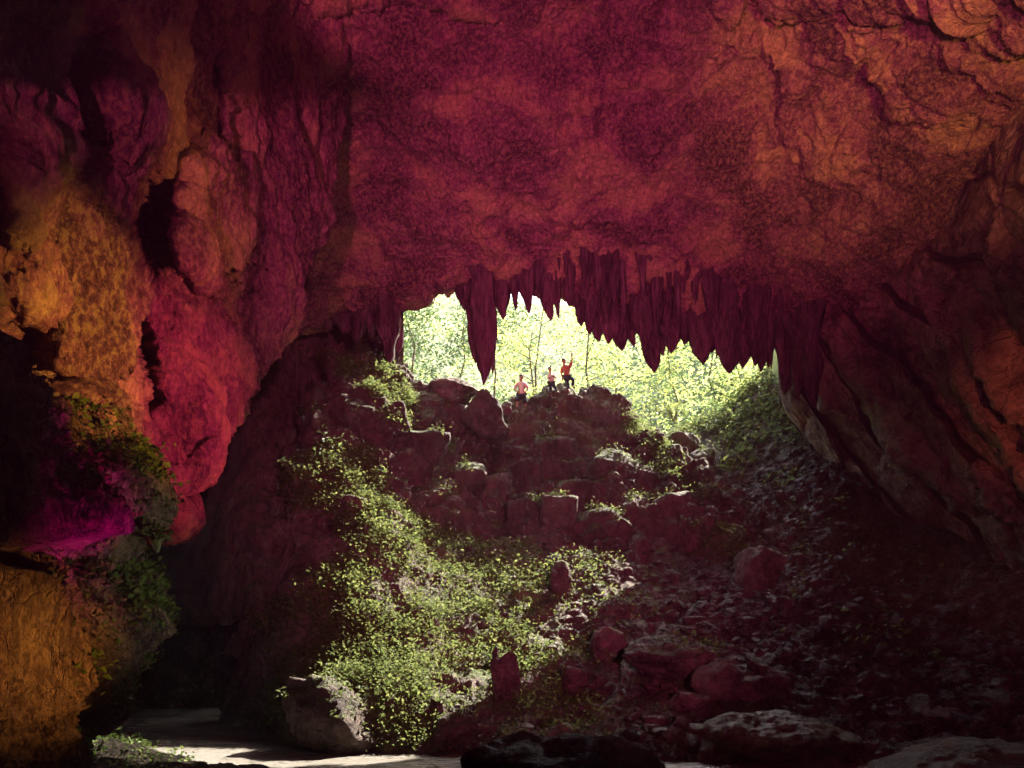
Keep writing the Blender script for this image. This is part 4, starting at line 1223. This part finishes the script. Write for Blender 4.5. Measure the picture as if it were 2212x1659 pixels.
def person(label, feet, scale, J, shirt, legs_to, hairstyle='short'):
    """J: joint positions in metres, x to the photo's right, y away from the camera, z up, feet at z = 0"""
    t = empty('person', feet, label=label, cat='person')
    def S(k): return Vector(J[k]) * scale
    s = scale
    names = ['pelvis', 'waist', 'chest', 'neck', 'head0', 'head1', 'head2',
             'shL', 'elL', 'wrL', 'haL', 'shR', 'elR', 'wrR', 'haR',
             'hiL', 'knL', 'anL', 'toL', 'hiR', 'knR', 'anR', 'toR']
    P_ = {}
    P_['pelvis'] = S('pelvis'); P_['chest'] = S('chest'); P_['waist'] = P_['pelvis'].lerp(P_['chest'], 0.45)
    P_['neck'] = S('neck'); hd = S('head')
    P_['head0'] = P_['neck'].lerp(hd, 0.45); P_['head1'] = hd; P_['head2'] = hd + (hd - P_['neck']).normalized() * 0.085 * s
    for sd_ in 'LR':
        for a in ('sh', 'el', 'wr', 'hi', 'kn', 'an'):
            P_[a + sd_] = S(a + sd_)
        d = (P_['wr' + sd_] - P_['el' + sd_]).normalized()
        P_['ha' + sd_] = P_['wr' + sd_] + d * 0.075 * s
        P_['to' + sd_] = S('to' + sd_)
    rad = dict(pelvis=0.145, waist=0.13, chest=0.155, neck=0.055, head0=0.062, head1=0.098, head2=0.070,
               sh=0.062, el=0.042, wr=0.029, ha=0.035, hi=0.09, kn=0.058, an=0.042, to=0.036)
    E = [('pelvis', 'waist'), ('waist', 'chest'), ('chest', 'neck'), ('neck', 'head0'), ('head0', 'head1'), ('head1', 'head2')]
    for sd_ in 'LR':
        E += [('chest', 'sh' + sd_), ('sh' + sd_, 'el' + sd_), ('el' + sd_, 'wr' + sd_), ('wr' + sd_, 'ha' + sd_), ('pelvis', 'hi' + sd_), ('hi' + sd_, 'kn' + sd_), ('kn' + sd_, 'an' + sd_), ('an' + sd_, 'to' + sd_)]
    R_ = [rad[n if n in rad else n[:2]] * s for n in names]
    pts = [P_[n] for n in names]; ed = [(names.index(a), names.index(b)) for a, b in E]
    # fingers
    for sd_ in 'LR':
        h = P_['ha' + sd_]; d = (h - P_['wr' + sd_]).normalized(); sid = d.orthogonal().normalized()
        for q, (off, ln) in enumerate(((-0.03, 0.065), (-0.01, 0.08), (0.01, 0.075), (0.03, 0.06))):
            b = h + sid * off * s; m_ = b + d * ln * 0.55 * s; e_ = b + (d + sid.cross(d) * 0.4).normalized() * ln * s
            i = len(pts); pts += [b + d * .01, m_, e_]; R_ += [0.010 * s, 0.009 * s, 0.008 * s]; ed += [(names.index('ha' + sd_), i), (i, i + 1), (i + 1, i + 2)]
        i = len(pts); b = h + sid * 0.045 * s - d * 0.02 * s; pts += [b, b + (d + sid).normalized() * 0.045 * s]; R_ += [0.011 * s, 0.009 * s]; ed += [(names.index('ha' + sd_), i), (i, i + 1)]
    skin_obj('body', pts, ed, R_, M_SKIN, t)
    # shirt
    k = ['waist', 'chest', 'shL', 'uaL', 'shR', 'uaR', 'pelv', 'ntop']
    Q_ = dict(P_); Q_['pelv'] = P_['pelvis'].lerp(P_['chest'], 0.05); Q_['ntop'] = P_['chest'].lerp(P_['neck'], 0.75)
    for sd_ in 'LR': Q_['ua' + sd_] = P_['sh' + sd_].lerp(P_['el' + sd_], 0.85)
    rr = dict(waist=0.160, chest=0.18, shL=0.085, shR=0.085, uaL=0.072, uaR=0.072, pelv=0.165, ntop=0.085)
    ee = [('waist', 'chest'), ('chest', 'shL'), ('shL', 'uaL'), ('chest', 'shR'), ('shR', 'uaR'), ('waist', 'pelv'), ('chest', 'ntop')]
    skin_obj('shirt', [Q_[n] for n in k], [(k.index(a), k.index(b)) for a, b in ee], [(rr[n] * s * 1.02, rr[n] * s * (0.78 if n in ('waist', 'chest', 'pelv') else 1)) for n in k], shirt, t)
    # trousers or shorts
    k = ['pelvis', 'hiL', 'mL', 'eL', 'hiR', 'mR', 'eR']
    for sd_ in 'LR':
        if legs_to > 1:
            Q_['m' + sd_] = P_['kn' + sd_]; Q_['e' + sd_] = P_['kn' + sd_].lerp(P_['an' + sd_], legs_to - 1)
        else:
            Q_['m' + sd_] = P_['hi' + sd_].lerp(P_['kn' + sd_], legs_to * 0.6); Q_['e' + sd_] = P_['hi' + sd_].lerp(P_['kn' + sd_], legs_to)
    rr = dict(pelvis=0.158, hiL=0.112, hiR=0.112, mL=0.085, mR=0.085, eL=0.068, eR=0.068)
    if legs_to <= 1.25: rr.update(mL=0.11, mR=0.11, eL=0.105, eR=0.105)
    ee = [('pelvis', 'hiL'), ('hiL', 'mL'), ('mL', 'eL'), ('pelvis', 'hiR'), ('hiR', 'mR'), ('mR', 'eR')]
    skin_obj('trousers' if legs_to > 1.3 else 'shorts', [Q_[n] for n in k], [(k.index(a), k.index(b)) for a, b in ee], [rr[n] * s for n in k], M_NAVY, t)
    for sd_ in 'LR':
        a = P_['an' + sd_]; b = P_['to' + sd_]
        skin_obj('shoe', [a - Vector((0, 0, 0.03)) * s, b, a.lerp(b, 0.5)], [(0, 2), (2, 1)], [0.055 * s, 0.042 * s, 0.05 * s], M_SHOE, t, 1)
    # hair, nose, ears
    hd = P_['head1']
    V, Fc = ICO[3]
    hv = V * np.array([0.098, 0.108, 0.105]) * s
    keep = [f for f in Fc if (V[f].mean(0)[2] > -0.15 and not (V[f].mean(0)[1] < -0.45 and V[f].mean(0)[2] < 0.35))]
    me = mesh_arr('hair', hv * 1.06, np.array(keep), M_HAIR)
    o = obj('hair', me, t); o.location = hd + Vector((0, 0.008, 0.03)) * s
    if hairstyle == 'bun':
        o2 = obj('hair_bun', mesh_arr('hair_bun', V * 0.055 * s, Fc, M_HAIR), t); o2.location = hd + Vector((0.05, 0.03, 0.15)) * s
    for dx in (-0.085, 0.085):
        e = obj('ear', mesh_arr('ear', ICO[2][0] * np.array([0.012, 0.022, 0.032]) * s, ICO[2][1], M_SKIN), t); e.location = hd + Vector((dx, 0, 0)) * s
    nz = obj('nose', mesh_arr('nose', ICO[2][0] * np.array([0.014, 0.02, 0.025]) * s, ICO[2][1], M_SKIN), t); nz.location = hd + Vector((0, -0.098, -0.005)) * s
    for dx in (-0.035, 0.035):
        e = obj('eye', mesh_arr('eye', ICO[2][0] * 0.012 * s, ICO[2][1], M_HAIR), t); e.location = hd + Vector((dx, -0.086, 0.02)) * s
    mo = obj('mouth', mesh_arr('mouth', ICO[2][0] * np.array([0.026, 0.01, 0.006]) * s, ICO[2][1], plain('lips', (0.3, 0.1, 0.09))), t); mo.location = hd + Vector((0, -0.088, -0.045)) * s
    return t

PY = 34.1
k_ = F / PY
def j(u, v, u0, v0, y=0.0):   # metres from the figure's foot point
    return ((u - u0) / k_, y, (v0 - v) / k_)
# person 1: hands on hips, left leg up on a rock
u0, v0 = 1130, 889
g = lambda u, v, y=0.0: j(u, v, u0, v0, y)
person('person in a pink short sleeved shirt and knee length dark shorts, hands on hips', W(u0, v0, PY), 1.0,
       dict(pelvis=g(1127, 852), chest=g(1126, 831), neck=g(1126, 822), head=g(1126, 815),
            shL=g(1117.5, 829), elL=g(1111, 841, -.05), wrL=g(1119, 848.5, -.12), shR=g(1134.5, 829), elR=g(1141, 840, -.05), wrR=g(1135.5, 848, -.12),
            hiL=g(1122.5, 855), knL=g(1117, 866, -.15), anL=g(1117, 882, 0), toL=g(1114, 886, -.08), hiR=g(1131, 855), knR=g(1135, 870, -.02), anR=g(1135, 885, 0), toR=g(1136, 889, -.14)), M_PINK, 1.2)
u0, v0 = 1197, 856
g = lambda u, v, y=0.0: j(u, v, u0, v0, y)
person('person with folded arms and hair tied up in a bun, pale shirt and dark trousers', W(u0, v0, PY + .2), 1.0 * 0.86,
       {k: tuple(c / 0.86 for c in p) for k, p in dict(pelvis=g(1191, 825), chest=g(1189.5, 811), neck=g(1188.5, 804), head=g(1187.5, 798),
            shL=g(1184, 810), elL=g(1184.5, 819, -.1), wrL=g(1193, 816, -.22), shR=g(1195.5, 810), elR=g(1202, 818, -.1), wrR=g(1193, 814, -.25),
            hiL=g(1188, 828), knL=g(1189, 839, -.03), anL=g(1192, 853, 0), toL=g(1191, 856.5, -.12), hiR=g(1195, 828), knR=g(1199, 839, -.08), anR=g(1205, 848, -.05), toR=g(1209, 851, -.12)).items()}, M_WHITE, 1.85, 'bun')
u0, v0 = 1230, 845
g = lambda u, v, y=0.0: j(u, v, u0, v0, y)
person('person in a red shirt and dark trousers raising one arm straight up', W(u0, v0, PY + .3), 1.0,
       dict(pelvis=g(1225, 813), chest=g(1222.5, 795), neck=g(1218.5, 787), head=g(1217.5, 780),
            shL=g(1214, 795), elL=g(1212.5, 807), wrL=g(1214.5, 818, -.05), shR=g(1231, 792), elR=g(1236, 778), wrR=g(1234.5, 765),
            hiL=g(1221, 816), knL=g(1226, 829, -.02), anL=g(1228, 842, 0), toL=g(1228, 846, -.14), hiR=g(1229, 815), knR=g(1237.5, 822, -.18), anR=g(1237, 837, -.08), toR=g(1243, 839.5, -.14)), M_RED, 1.9)

# ------------------------------------------------------------------ haze
hz, nt, b = nodes_mat('haze')
nt.nodes.remove(b)
pv = nt.nodes.new('ShaderNodeVolumePrincipled'); pv.inputs['Density'].default_value = 0.0005; pv.inputs['Color'].default_value = (0.9, 0.95, 1.0, 1); pv.inputs['Anisotropy'].default_value = 0.1
nt.links.new(pv.outputs[0], nt.nodes['Material Output'].inputs['Volume'])
hv = [(x, y, z) for x in (-96, 96) for y in (-34, 122) for z in (-9, 88)]
hme = mesh_arr('haze', hv, [[0, 1, 3, 2], [4, 6, 7, 5], [0, 4, 5, 1], [2, 3, 7, 6], [0, 2, 6, 4], [1, 5, 7, 3]], hz, smooth=False)
obj('haze', hme, kind='stuff', label='pale daylight haze hanging in the air')
